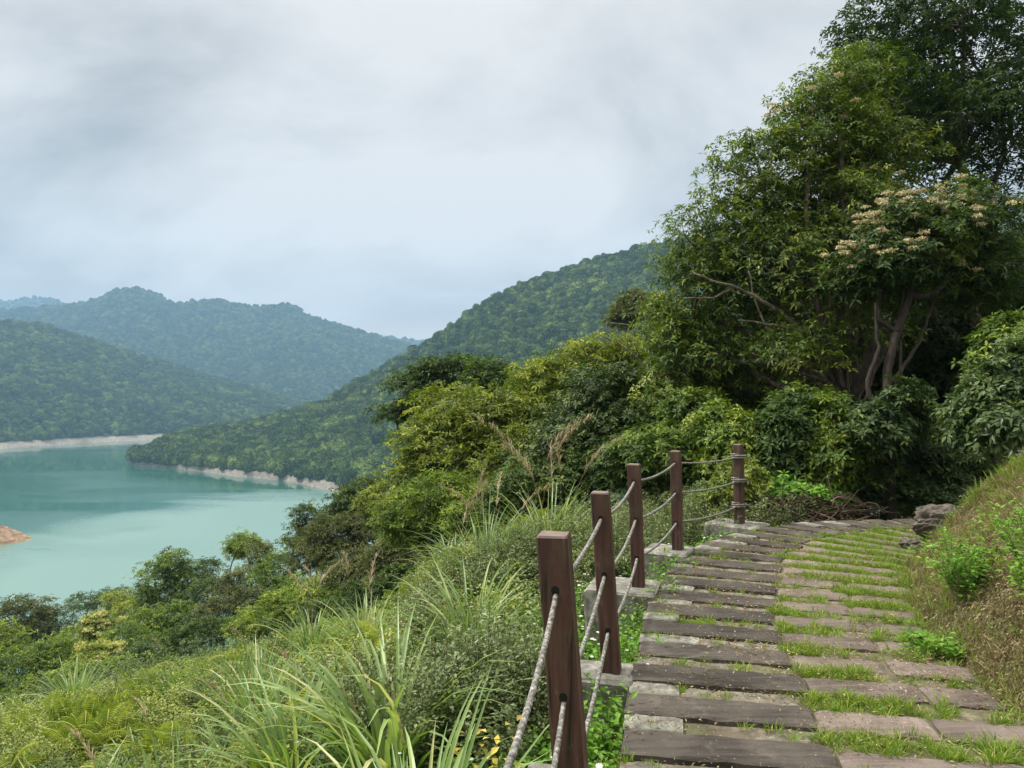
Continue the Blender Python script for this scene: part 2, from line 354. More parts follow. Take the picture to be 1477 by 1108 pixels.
rowsU = []; arc = 0; u = 2 * KP + 5.0
seg = np.linalg.norm(np.diff(PLc, axis=0), axis=1)
def u_at_arc(a):                                        # arc length measured along the left edge from u = 2*KP
    u_ = 2 * KP
    while u_ < len(seg) and a > seg[u_]: a -= seg[u_]; u_ += 1
    return u_ + a / seg[min(u_, len(seg) - 1)]
def sleeper_mesh(name, c, m_, top, thick=.12, nx=14, ny=4, seed=0):
    """c: four xy corners a(left near) b(right near) c(right far) d(left far)"""
    r = np.random.default_rng(seed); a, b, cc, d = [np.array(v, float) for v in c]
    cen = (a + b + cc + d) / 4
    fx = np.linspace(0, 1, nx + 1); fy = np.concatenate([[0, .06], np.linspace(.06, .94, ny)[1:-1], [.94, 1]]); NY = len(fy)
    P = np.zeros((NY, nx + 1, 3)); e0 = r.normal(size=nx + 1) * .0035; e1 = r.normal(size=nx + 1) * .0035
    for j, y in enumerate(fy):
        for i, x in enumerate(fx):
            p = (a * (1 - x) + b * x) * (1 - y) + (d * (1 - x) + cc * x) * y
            q = (b - a) / np.linalg.norm(b - a); nrm = np.array([-q[1], q[0]])
            p = p + nrm * (e0[i] * (1 - y) + e1[i] * y)
            edge = (j in (0, NY - 1)) or (i in (0, nx))
            P[j, i] = [*(p - cen), top - (.006 + .006 * r.random() if edge else 0) + r.normal() * .0018]
    ix = np.arange(P.shape[0] * P.shape[1]).reshape(P.shape[:2]); Vt = P.reshape(-1, 3)
    Qs = [np.stack([ix[:-1, :-1], ix[:-1, 1:], ix[1:, 1:], ix[1:, :-1]], -1).reshape(-1, 4)]
    rim = np.concatenate([ix[0, :], ix[1:, -1], ix[-1, :-1][::-1], ix[1:-1, 0][::-1]])
    low = Vt[rim].copy(); low[:, 2] = top - thick; n0 = len(Vt); k = np.arange(len(rim)); k2 = (k + 1) % len(rim)
    Qs.append(np.stack([n0 + k, n0 + k2, rim[k2], rim[k]], -1))
    return make_mesh(name, np.concatenate([Vt, low]), Qs, m_), (cen[0], cen[1], 0.0)
def wood_col(base, dark, pale):
    def f(t, c):
        oi = nn_(t, 'ShaderNodeObjectInfo')
        v = nn_(t, 'ShaderNodeVectorMath', operation='ADD'); t.links.new(c.outputs['Object'], v.inputs[0])
        sc_ = nn_(t, 'ShaderNodeVectorMath', operation='SCALE'); sc_.inputs[0].default_value = (13, 7, 3); t.links.new(oi.outputs['Random'], sc_.inputs['Scale']); t.links.new(sc_.outputs[0], v.inputs[1])
        rot = nn_(t, 'ShaderNodeMapping'); t.links.new(v.outputs[0], rot.inputs[0]); rot.inputs['Rotation'].default_value = (0, 0, R(13)); rot.inputs['Scale'].default_value = (1.2, 22, 8)
        g = noise(t, 1.6, 8, .65, rot.outputs[0], .6)
        g2 = noise(t, 3.0, 6, .6, v.outputs[0])
        a = ramp(t, g, [(.28, dark), (.5, base), (.72, pale)])
        b_ = mixc(t, ramp(t, g2, [(.42, (0, 0, 0)), (.68, (.75, .75, .75))]), a, tuple(x * 1.25 for x in pale))
        val = mth(t, 'ADD', .78, mth(t, 'MULTIPLY', oi.outputs['Random'], .45))
        hv = nn_(t, 'ShaderNodeHueSaturation'); t.links.new(b_, hv.inputs['Color']); t.links.new(val, hv.inputs['Value'])
        du = ramp(t, noise(t, 5.5, 9, .72, v.outputs[0]), [(.56, (0, 0, 0)), (.74, (.5, .5, .5))]); hv2 = mixc(t, du, hv.outputs[0], (.20, .17, .125)); sp = ramp(t, noise(t, 90, 2, .5, v.outputs[0]), [(.68, (0, 0, 0)), (.76, (.6, .6, .6))])
        return mixc(t, sp, hv2, (.40, .36, .29))
    return f
def wood_bump(t, c):
    rot = nn_(t, 'ShaderNodeMapping'); t.links.new(c.outputs['Object'], rot.inputs[0]); rot.inputs['Rotation'].default_value = (0, 0, R(13)); rot.inputs['Scale'].default_value = (1.5, 30, 10)
    return noise(t, 2.2, 8, .7, rot.outputs[0], .4)
M['sleeper_dark'] = surf('sleeper_dark', wood_col((.046, .039, .033), (.017, .014, .012), (.088, .074, .062)), .85, wood_bump, .7, .012)
M['sleeper_red'] = surf('sleeper_red', wood_col((.118, .091, .079), (.060, .047, .040), (.18, .145, .125)), .85, wood_bump, .5, .008)
def conc_col(t, c):
    a = ramp(t, noise(t, 9, 8, .7, c.outputs['Object']), [(.3, (.06, .056, .048)), (.5, (.19, .18, .155)), (.66, (.38, .37, .33)), (.8, (.58, .56, .51))])
    return mixc(t, ramp(t, noise(t, 3.2, 5, .6, c.outputs['Object']), [(.5, (0, 0, 0)), (.66, (.8, .8, .8))]), a, (.075, .08, .06))
M['concrete'] = surf('concrete', conc_col, .95, lambda t, c: noise(t, 45, 8, .7, c.outputs['Object']), .7, .01)
M['slab'] = surf('slab', lambda t, c: ramp(t, noise(t, 11, 8, .7, c.outputs['Object']), [(.3, (.06, .053, .042)), (.5, (.165, .147, .118)), (.66, (.28, .25, .20)), (.8, (.44, .39, .31))]), .95, lambda t, c: noise(t, 50, 8, .7, c.outputs['Object']), .8, .012)

ORD = ['first', 'second', 'third', 'fourth', 'fifth', 'sixth', 'seventh', 'eighth', 'ninth', 'tenth', 'eleventh', 'twelfth', 'thirteenth', 'fourteenth', 'fifteenth', 'sixteenth', 'seventeenth', 'eighteenth', 'nineteenth', 'twentieth', 'twenty-first', 'twenty-second', 'twenty-third', 'twenty-fourth', 'twenty-fifth', 'twenty-sixth', 'twenty-seventh', 'twenty-eighth', 'twenty-ninth', 'thirtieth']
slab_bag = Bag(); GAPS = []                             # GAPS: (corner quad left half, corner quad right half)
A0 = 2.28; pitch = .437; NROW = 27
rr = np.random.default_rng(21)
def lerp2(u0, f): return psplit(u0, PLc) * (1 - f) + psplit(u0, PRc) * f
for i in range(-2, NROW):
    a0 = A0 + i * pitch; a1 = a0 + .25; a2 = a0 + pitch
    u0, u1, u2 = u_at_arc(a0), u_at_arc(a1), u_at_arc(a2)
    fs = .485 + rr.normal() * .018 - max(0, i - 8) * .012
    fl = rr.normal() * .008
    vis = i >= 0
    nm = ORD[i] if vis else None
    if u2 > len(PLc) - KP * 2.1: break
    # left, dark sleeper
    me, loc = sleeper_mesh('sleeper', (lerp2(u0, fl), lerp2(u0, fs), lerp2(u1, fs), lerp2(u1, fl)), M['sleeper_dark'], .020 + rr.normal() * .003, seed=i + 60)
    if vis:
        o = link('sleeper', me, loc=loc)
        tag(o, f'dark weathered sleeper on the railing half of the path, {nm} row from the bottom', 'sleeper', 'dark sleepers on the left half of the path')
    # right, reddish sleepers in one or two lengths
    j0 = .0 + rr.normal() * .012
    v0, v1 = u_at_arc(a0 + j0 + .005), u_at_arc(a0 + j0 + .25)
    cut = fs + (1 - fs) * (.58 + rr.normal() * .06); end = 1.0 + rr.normal() * .015
    two = i < 9
    segs = [(fs + .012, cut - .006, 'inner'), (cut + .006, end, 'outer')] if two else [(fs + .012, end - .03, '')]
    for (fa, fb, w) in segs:
        sk = rr.normal() * .01
        me, loc = sleeper_mesh('sleeper', (lerp2(v0, fa), lerp2(v0, fb) + [0, sk], lerp2(v1, fb) + [0, sk], lerp2(v1, fa)), M['sleeper_red'], .008 + rr.normal() * .003, seed=i * 3 + len(w) + 900)
        if vis:
            o = link('sleeper', me, loc=loc)
            tag(o, f'{w + " " if w else ""}pinkish sleeper on the bank half of the path, {nm} row from the bottom', 'sleeper', 'pinkish sleepers on the right half of the path')
    GAPS.append(((lerp2(u1, 0), lerp2(u1, fs), lerp2(u2, fs), lerp2(u2, 0)), (lerp2(v1, fs), lerp2(v1, 1.0), lerp2(u_at_arc(a2 + .01), 1.0), lerp2(u_at_arc(a2 + .01), fs)), i))
    # paving slabs in the gap of the left half
    ea = .15 + rr.normal() * .03 if rr.random() < .6 else 0.0
    cuts = np.concatenate([[ea + .01], np.sort(ea + (fs - ea) * (np.array([.36, .7]) + rr.normal(size=2) * .06)), [fs]])
    ug, uh = u_at_arc(a1 + .008), u_at_arc(a2 - .008)
    for q in range(3):
        if rr.random() < .12: continue
        me, loc = sleeper_mesh('s', (lerp2(ug, cuts[q] + .004), lerp2(ug, cuts[q + 1] - .004), lerp2(uh, cuts[q + 1] - .004), lerp2(uh, cuts[q] + .004)), M['slab'], -.004 + rr.normal() * .003, nx=6, seed=i * 7 + q + 4000)
        vv = np.zeros(len(me.vertices) * 3, np.float32); me.vertices.foreach_get('co', vv); vv = vv.reshape(-1, 3) + np.array(loc)
        fc = np.array([list(p.vertices) for p in me.polygons]); slab_bag.add(vv, Q=fc); bpy.data.meshes.remove(me)
    if ea and vis and i < 17:
        me, loc = sleeper_mesh('edge_block', (lerp2(ug, -.004), lerp2(ug, ea), lerp2(uh, ea), lerp2(uh, -.004)), M['concrete'], .014 + rr.normal() * .008, thick=.3, nx=6, seed=i + 300)
        tag(link('edge_block', me, loc=loc), f'pale edge block at the drop side, just above the {nm} dark sleeper from the bottom', 'edge block', 'pale edge blocks along the path')
tag(link('path_paving', slab_bag.mesh('path_paving', M['slab'])), 'worn grey brown paving slabs in the gaps between dark sleepers', kind='structure')

# ------------------------------------------------------------------ railing posts and ropes
def post_col(t, c):
    rot = scaled(t, c.outputs['Object'], (9, 9, .8))
    g = noise(t, 2.4, 8, .65, rot, .4)
    a = ramp(t, g, [(.3, (.020, .010, .008)), (.5, (.062, .026, .020)), (.72, (.125, .058, .045))])
    a = mixc(t, ramp(t, noise(t, 3.5, 6, .6, c.outputs['Object']), [(.52, (0, 0, 0)), (.72, (.65, .65, .65))]), a, (.075, .075, .040))
    cr = ramp(t, noise(t, 1.0, 3, .5, scaled(t, c.outputs['Object'], (28, 28, 1.3)), .5), [(.335, (1, 1, 1)), (.365, (0, 0, 0))])
    a = mixc(t, cr, a, (.010, .007, .006))
    return mixc(t, ramp(t, noise(t, 22, 6, .7, scaled(t, c.outputs['Object'], (1, 1, .4))), [(.60, (0, 0, 0)), (.72, (.55, .55, .55))]), a, (.20, .14, .11))
M['post'] = surf('post_wood', post_col, .55, lambda t, c: noise(t, 3, 8, .7, scaled(t, c.outputs['Object'], (12, 12, .8)), .3), .5, .006, .45)
def top_col(t, c): return ramp(t, noise(t, 14, 6, .6, c.outputs['Object']), [(.3, (.09, .065, .052)), (.7, (.22, .17, .14))])
M['post_top'] = surf('post_top', top_col, .9)
M['hole'] = surf('hole', lambda t, c: (.008, .007, .006))
POSTS = [  # base xy, top offset x, height, base z, holes below top
    dict(b=(.245, 2.92), lean=-.078, h=1.05, z=0.0, w=.125, holes=(.215, .635, .99), lab='nearest reddish wooden post, tallest in view, rope coming out of its front face'),
    dict(b=(.575, 4.20), lean=-.066, h=1.05, z=0.0, w=.105, holes=(.15, .47, .79), lab='second wooden railing post, standing on the mossy pale footing'),
    dict(b=(1.035, 5.94), lean=-.04, h=1.05, z=0.0, w=.10, holes=(.14, .45, .76), lab='third wooden railing post, its wide footing jutting out over the slope'),
    dict(b=(1.68, 7.37), lean=-.025, h=1.05, z=0.0, w=.10, holes=(.12, .42, .72), lab='fourth wooden railing post, on a low footing beside the path edge'),
    dict(b=(2.86, 9.15), lean=-.018, h=1.06, z=-.06, w=.105, holes=(.16, .46, .77), lab='last wooden post at the path bend with ropes tied round it'),
    dict(b=(-.13, .85), lean=-.07, h=1.05, z=0.0, w=.125, holes=(.215, .635, .99), lab=None)]
YAW = [R(-12), R(-14), R(-17), R(-26), R(-40), R(-12)]
def bevel_box(w, d, h, bv, z0=0.0, jitter=0.0, seed=0, sub=1):
    r = np.random.default_rng(seed); B = []
    ring = [(-w/2 + bv, -d/2), (w/2 - bv, -d/2), (w/2, -d/2 + bv), (w/2, d/2 - bv), (w/2 - bv, d/2), (-w/2 + bv, d/2), (-w/2, d/2 - bv), (-w/2, -d/2 + bv)]
    zs = [z0] + [z0 + h * k / sub for k in range(1, sub)] + [z0 + h - bv, z0 + h]; V_ = []
    for k, z in enumerate(zs):
        s_ = 1.0 if k < len(zs) - 1 else 1 - 2 * bv / max(w, d)
        for (x, y) in ring: V_.append((x * s_ + r.normal() * jitter, y * s_ + r.normal() * jitter, z + r.normal() * jitter * .5))
    n = len(zs); Q_ = [[k * 8 + j, k * 8 + (j + 1) % 8, (k + 1) * 8 + (j + 1) % 8, (k + 1) * 8 + j] for k in range(n - 1) for j in range(8)]
    return np.array(V_), Q_, [list(range((n - 1) * 8, n * 8))]
def ngon_fan(V_, ring):
    c = np.mean(V_[ring], 0); return np.vstack([V_, c]), [[ring[i], ring[(i + 1) % len(ring)], len(V_)] for i in range(len(ring))]
HOLE = []
for pi_, P in enumerate(POSTS):
    ya = YAW[pi_]; ca, sa = math.cos(ya), math.sin(ya); b = P['b']
    hl = []
    for hd in P['holes']:
        z = P['z'] + P['h'] - hd; hl.append(np.array([b[0] + P['lean'] * (P['h'] - hd) / P['h'], b[1], z]))
    HOLE.append(hl)
    if P['lab'] is None: continue
    root = tag(empty('railing_post', (b[0], b[1], P['z'])), P['lab'], 'post', 'reddish wooden railing posts')
    V_, Q_, top = bevel_box(P['w'], P['w'], P['h'] + .1, .007, -.1, .0012, pi_, 6)
    V_, T_ = ngon_fan(V_, top[0])
    V_[:, 0] += 0
    x, y = V_[:, 0] * ca - V_[:, 1] * sa, V_[:, 0] * sa + V_[:, 1] * ca
    V_[:, 0] = x + P['lean'] * V_[:, 2] / P['h']; V_[:, 1] = y
    mi = [0] * len(Q_) + [1] * len(T_)
    # note: order of faces in make_mesh follows list order
    me = make_mesh('post_shaft', V_, [np.array(Q_), np.array(T_)], [M['post'], M['post_top']], midx=mi)
    link('post_shaft', me, root)
    # rope holes on the camera side and on the far side
    for hd in P['holes']:
        for sgn in (-1, 1):
            hb = Bag()
            zc = P['h'] - hd; lx = P['lean'] * zc / P['h']
            cy = sgn * (P['w'] / 2 + .0015); th = np.linspace(0, 2 * np.pi, 14, endpoint=False)
            ring = np.stack([np.cos(th) * .0165, np.full(14, cy), np.sin(th) * .019 + zc + .002], -1)
            ring = np.vstack([ring, [[0, cy, zc]]])
            xx = ring[:, 0] * ca - ring[:, 1] * sa + lx; yy = ring[:, 0] * sa + ring[:, 1] * ca
            hb.add(np.stack([xx, yy, ring[:, 2]], -1), [[k, (k + 1) % 14, 14] if sgn < 0 else [(k + 1) % 14, k, 14] for k in range(14)])
            link('rope_hole', hb.mesh('rope_hole', M['hole']), root)
    fw = [(.34, .36), (.42, .32), (.56, .50), (.46, .44), (.66, .50)][pi_]
    V_, Q_, top = bevel_box(fw[0], fw[1], .62, .018, -.6, .006, pi_ + 20, 4); V_, T_ = ngon_fan(V_, top[0])
    V_[:, 0] -= [.05, .07, .13, .10, .04][pi_]; V_[:, 2] += [.01, .0, .035, .03, .05][pi_]
    x, y = V_[:, 0] * ca - V_[:, 1] * sa, V_[:, 0] * sa + V_[:, 1] * ca; V_[:, 0] = x; V_[:, 1] = y
    link('footing', make_mesh('footing', V_, [np.array(Q_), np.array(T_)], M['concrete']), root)
def rope_col(t, c):
    return ramp(t, noise(t, 60, 5, .7, c.outputs['Object']), [(.32, (.045, .042, .037)), (.5, (.155, .147, .13)), (.66, (.40, .39, .36))])
M['rope'] = surf('rope', rope_col, .95, lambda t, c: noise(t, 160, 3, .6, c.outputs['Object']), .6, .004)
def rope_mesh(name, P, rad):
    P = np.asarray(P, float); seglen = np.concatenate([[0], np.cumsum(np.linalg.norm(np.diff(P, axis=0), axis=1))])
    n = int(seglen[-1] / .012); s_ = np.linspace(0, seglen[-1], n)
    C = np.stack([np.interp(s_, seglen, P[:, k]) for k in range(3)], -1)
    tan = unit(np.gradient(C, axis=0)); a = unit(np.cross(tan, np.array([.2, 0, 1.0]))); b = np.cross(tan, a)
    S = 12; th = np.linspace(0, 2 * np.pi, S, endpoint=False)[None]
    r_ = rad * (1 + .16 * np.abs(np.cos(1.5 * (th - s_[:, None] * 75))) - .10) * (1 + .03 * rng.normal(size=(n, 1)))
    V_ = C[:, None] + r_[..., None] * (np.cos(th)[..., None] * a[:, None] + np.sin(th)[..., None] * b[:, None])
    i = np.arange(n - 1)[:, None] * S; j = np.arange(S)[None]; j2 = (j + 1) % S
    return make_mesh(name, V_.reshape(-1, 3), [np.stack([i + j, i + j2, i + S + j2, i + S + j], -1).reshape(-1, 4)], M['rope'], smooth=True)
order = [5, 0, 1, 2, 3, 4]
for lv, lab in enumerate(['topmost grey twisted rope strung through all the railing posts', 'middle grey twisted rope strung through all the railing posts', 'lowest grey twisted rope strung through all the railing posts']):
    pts = []
    for a_, b_ in zip(order[:-1], order[1:]):
        A_, B_ = HOLE[a_][lv], HOLE[b_][lv]; t = np.linspace(0, 1, 24)[:, None]
        sag = [.17, .03, .05, .04, .03][order.index(a_)] * (1 + .15 * lv)
        seg_ = A_ + (B_ - A_) * t; seg_[:, 2] -= (4 * t * (1 - t))[:, 0] * sag
        pts.append(seg_ if a_ == order[0] else seg_[1:])
    P_ = np.concatenate(pts)
    # wrap twice round the last post and leave a short tied end
    c = HOLE[4][lv]; r0 = .083
    wr = [[c[0] + r0 * math.cos(a), c[1] + r0 * math.sin(a), c[2] + .006 * k / 4 - .01] for k, a in enumerate(np.linspace(math.pi * 1.1, math.pi * 5.2, 34))]
    P_ = np.concatenate([P_[:-2], np.array(wr), np.array([[c[0] + .09, c[1] - .06, c[2] + .015], [c[0] + .13, c[1] - .05, c[2] - .02]])])
    tag(link('railing_rope', rope_mesh('railing_rope', P_, .0105)), lab, 'rope', 'ropes of the railing')

# ------------------------------------------------------------------ lake, far hills, their forest
LAKE = -60.0
def water_mat():
    m_, t = mat('lake_water'); p = nn_(t, 'ShaderNodeBsdfPrincipled'); o = nn_(t, 'ShaderNodeOutputMaterial'); t.links.new(p.outputs[0], o.inputs[0])
    c = nn_(t, 'ShaderNodeTexCoord')
    v = scaled(t, c.outputs['Object'], (.004, .011, 1))
    w = noise(t, 1.0, 4, .55, v, .8)
    shal = nn_(t, 'ShaderNodeVectorMath', operation='DISTANCE'); t.links.new(c.outputs['Object'], shal.inputs[0]); shal.inputs[1].default_value = (-222, 300, 0)
    sh = nn_(t, 'ShaderNodeMapRange'); t.links.new(shal.outputs['Value'], sh.inputs[0]); sh.inputs[1].default_value = 8; sh.inputs[2].default_value = 75; sh.inputs[3].default_value = 1; sh.inputs[4].default_value = 0
    p.inputs['IOR'].default_value = 1.5
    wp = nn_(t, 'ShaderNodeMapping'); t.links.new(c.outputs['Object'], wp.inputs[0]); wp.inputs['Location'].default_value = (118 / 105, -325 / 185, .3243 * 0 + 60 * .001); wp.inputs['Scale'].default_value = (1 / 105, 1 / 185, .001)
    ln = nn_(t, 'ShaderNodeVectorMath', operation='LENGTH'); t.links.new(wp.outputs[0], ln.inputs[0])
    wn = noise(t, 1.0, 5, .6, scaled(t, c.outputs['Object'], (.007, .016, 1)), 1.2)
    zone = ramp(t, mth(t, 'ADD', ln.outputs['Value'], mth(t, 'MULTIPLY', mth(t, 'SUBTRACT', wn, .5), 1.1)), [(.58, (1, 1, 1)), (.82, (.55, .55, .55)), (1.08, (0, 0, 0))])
    t.links.new(mixc(t, zone, mixc(t, sh.outputs[0], (.022, .095, .070), (.085, .20, .10)), (.118, .208, .186)), p.inputs['Base Color'])  # bright sky reflection on the near water painted in as a paler base colour
    t.links.new(mth(t, 'ADD', mth(t, 'ADD', .05, mth(t, 'MULTIPLY', zone, .28)), mth(t, 'MULTIPLY', ramp(t, w, [(.46, (0, 0, 0)), (.6, (1, 1, 1))]), .13)), p.inputs['Roughness'])
    b = nn_(t, 'ShaderNodeBump'); b.inputs['Distance'].default_value = .25
    t.links.new(mth(t, 'ADD', .012, mth(t, 'MULTIPLY', ramp(t, w, [(.44, (0, 0, 0)), (.56, (1, 1, 1))]), .12)), b.inputs['Strength'])
    t.links.new(noise(t, 1.0, 4, .6, scaled(t, c.outputs['Object'], (.5, .9, 1))), b.inputs['Height']); t.links.new(b.outputs[0], p.inputs['Normal'])
    return m_
lv_ = np.array([[-4000, -100, LAKE], [4000, -100, LAKE], [4000, 4500, LAKE], [-4000, 4500, LAKE]], float)
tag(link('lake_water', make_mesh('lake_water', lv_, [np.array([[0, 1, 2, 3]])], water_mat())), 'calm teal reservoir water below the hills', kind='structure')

def hill_mat(name):
    m_, t = mat(name); p = nn_(t, 'ShaderNodeBsdfPrincipled'); o = nn_(t, 'ShaderNodeOutputMaterial'); t.links.new(p.outputs[0], o.inputs[0]); p.inputs['Roughness'].default_value = .95
    c = nn_(t, 'ShaderNodeTexCoord'); s_ = nn_(t, 'ShaderNodeSeparateXYZ'); t.links.new(c.outputs['Object'], s_.inputs[0])
    hgt = mth(t, 'ADD', mth(t, 'DIVIDE', mth(t, 'SUBTRACT', s_.outputs[2], LAKE), 8.0), mth(t, 'MULTIPLY', mth(t, 'SUBTRACT', noise(t, .08, 4, .6, c.outputs['Object']), .5), .5))
    rock = ramp(t, noise(t, .45, 8, .72, scaled(t, c.outputs['Object'], (1, 1, 2.5))), [(.3, (.09, .08, .062)), (.5, (.215, .195, .16)), (.7, (.37, .345, .295))])
    t.links.new(mixc(t, ramp(t, hgt, [(.74, (0, 0, 0)), (.92, (1, 1, 1))]), rock, (.022, .040, .014)), p.inputs['Base Color'])
    b = nn_(t, 'ShaderNodeBump'); b.inputs['Strength'].default_value = .9; b.inputs['Distance'].default_value = 1.5
    t.links.new(noise(t, .5, 8, .7, c.outputs['Object']), b.inputs['Height']); t.links.new(b.outputs[0], p.inputs['Normal'])
    return m_
M['hill'] = hill_mat('hill_slope')
def far_leaf(name, a, b_, c_):
    m_, t = mat(name); p = nn_(t, 'ShaderNodeBsdfPrincipled'); o = nn_(t, 'ShaderNodeOutputMaterial'); t.links.new(p.outputs[0], o.inputs[0]); p.inputs['Roughness'].default_value = .8; p.inputs['Specular IOR Level'].default_value = .2
    oi = nn_(t, 'ShaderNodeObjectInfo'); at_ = nn_(t, 'ShaderNodeAttribute', attribute_name='rnd')
    lo_ = noise(t, .012, 4, .6, nn_(t, 'ShaderNodeNewGeometry').outputs['Position']); f = mth(t, 'ADD', mth(t, 'MULTIPLY', oi.outputs['Random'], .6), mth(t, 'ADD', mth(t, 'MULTIPLY', at_.outputs['Fac'], .25), mth(t, 'MULTIPLY', mth(t, 'SUBTRACT', lo_, .42), .9)))
    t.links.new(ramp(t, f, [(.1, a), (.6, b_), (.92, c_)]), p.inputs['Base Color'])
    return m_
M['far_leaf'] = far_leaf('far_leaf', (.024, .055, .012), (.085, .145, .030), (.24, .30, .07))
def crown_src(name, seed, ncard, card, m_):
    r = np.random.default_rng(seed); import bmesh
    bm = bmesh.new(); bmesh.ops.create_icosphere(bm, subdivisions=3, radius=1.0)
    V_ = np.array([v.co[:] for v in bm.verts]); T_ = np.array([[v.index for v in f.verts] for f in bm.faces]); bm.free()
    bag = Bag(); lob = rdir(9, r)
    g = sum(np.exp(7 * (V_ @ l - 1)) * (.3 + .35 * r.random()) for l in lob)
    V_ = V_ * (.62 + .30 * g + .06 * r.normal(size=len(V_)))[:, None]
    V_[:, 2] *= 1.05; V_[:, 2] += .5
    bag.add(V_, T_, A=.3)
    d = rdir(ncard, r); d[:, 2] = np.abs(d[:, 2]) * 1.0 - .25; d = unit(d)
    k = np.array([sum(np.exp(7 * (x @ l - 1)) * .45 for l in lob) for x in d])
    p = d * (.60 + .33 * k + .08 * r.random(ncard))[:, None]; p[:, 2] = p[:, 2] * 1.05 + .5
    leaves(bag, p, unit(d + rdir(ncard, r) * .9), rdir(ncard, r), card * (.6 + .8 * r.random(ncard)), card * .7, r.random(ncard), .2, False)
    return bpy.data.objects.new(name, bag.mesh(name, m_))
def scatter(name, kinds, P, rot, scl, kind, label, cat=None):
    """one object: points carrying instances of the source meshes"""
    P = np.asarray(P, np.float32); n = len(P)
    me = bpy.data.meshes.new(name); me.vertices.add(n); me.vertices.foreach_set('co', P.ravel())
    a = me.attributes.new('rot', 'FLOAT_VECTOR', 'POINT'); a.data.foreach_set('vector', np.asarray(rot, np.float32).ravel())
    a = me.attributes.new('scl', 'FLOAT_VECTOR', 'POINT'); a.data.foreach_set('vector', np.asarray(scl, np.float32).ravel())
    a = me.attributes.new('kind', 'INT', 'POINT'); a.data.foreach_set('value', np.asarray(kind, np.int32))
    o = link(name, me); tag(o, label, cat, kind='stuff')
    g = bpy.data.node_groups.new(name, 'GeometryNodeTree'); g.interface.new_socket('Geometry', in_out='INPUT', socket_type='NodeSocketGeometry'); g.interface.new_socket('Geometry', in_out='OUTPUT', socket_type='NodeSocketGeometry')
    gi = g.nodes.new('NodeGroupInput'); go = g.nodes.new('NodeGroupOutput'); jn = g.nodes.new('GeometryNodeJoinGeometry'); g.links.new(jn.outputs[0], go.inputs[0])
    def na(nm, ty):
        x = g.nodes.new('GeometryNodeInputNamedAttribute'); x.data_type = ty; x.inputs['Name'].default_value = nm; return x.outputs[0]
    rt, sl, kd = na('rot', 'FLOAT_VECTOR'), na('scl', 'FLOAT_VECTOR'), na('kind', 'INT')
    e2r = g.nodes.new('FunctionNodeEulerToRotation'); g.links.new(rt, e2r.inputs[0])
    for k, src in enumerate(kinds):
        ob = g.nodes.new('GeometryNodeObjectInfo'); ob.inputs['Object'].default_value = src; ob.inputs['As Instance'].default_value = True
        cp = g.nodes.new('FunctionNodeCompare'); cp.data_type = 'INT'; cp.operation = 'EQUAL'; g.links.new(kd, cp.inputs[2]); cp.inputs[3].default_value = k
        ip = g.nodes.new('GeometryNodeInstanceOnPoints'); g.links.new(gi.outputs[0], ip.inputs['Points']); g.links.new(cp.outputs[0], ip.inputs['Selection']); g.links.new(ob.outputs['Geometry'], ip.inputs['Instance'])
        g.links.new(e2r.outputs[0], ip.inputs['Rotation']); g.links.new(sl, ip.inputs['Scale']); g.links.new(ip.outputs[0], jn.inputs[0])
    md = o.modifiers.new('scatter', 'NODES'); md.node_group = g
    return o
CROWNS = [crown_src('far_crown', 40 + k, 420, .22, M['far_leaf']) for k in range(5)]
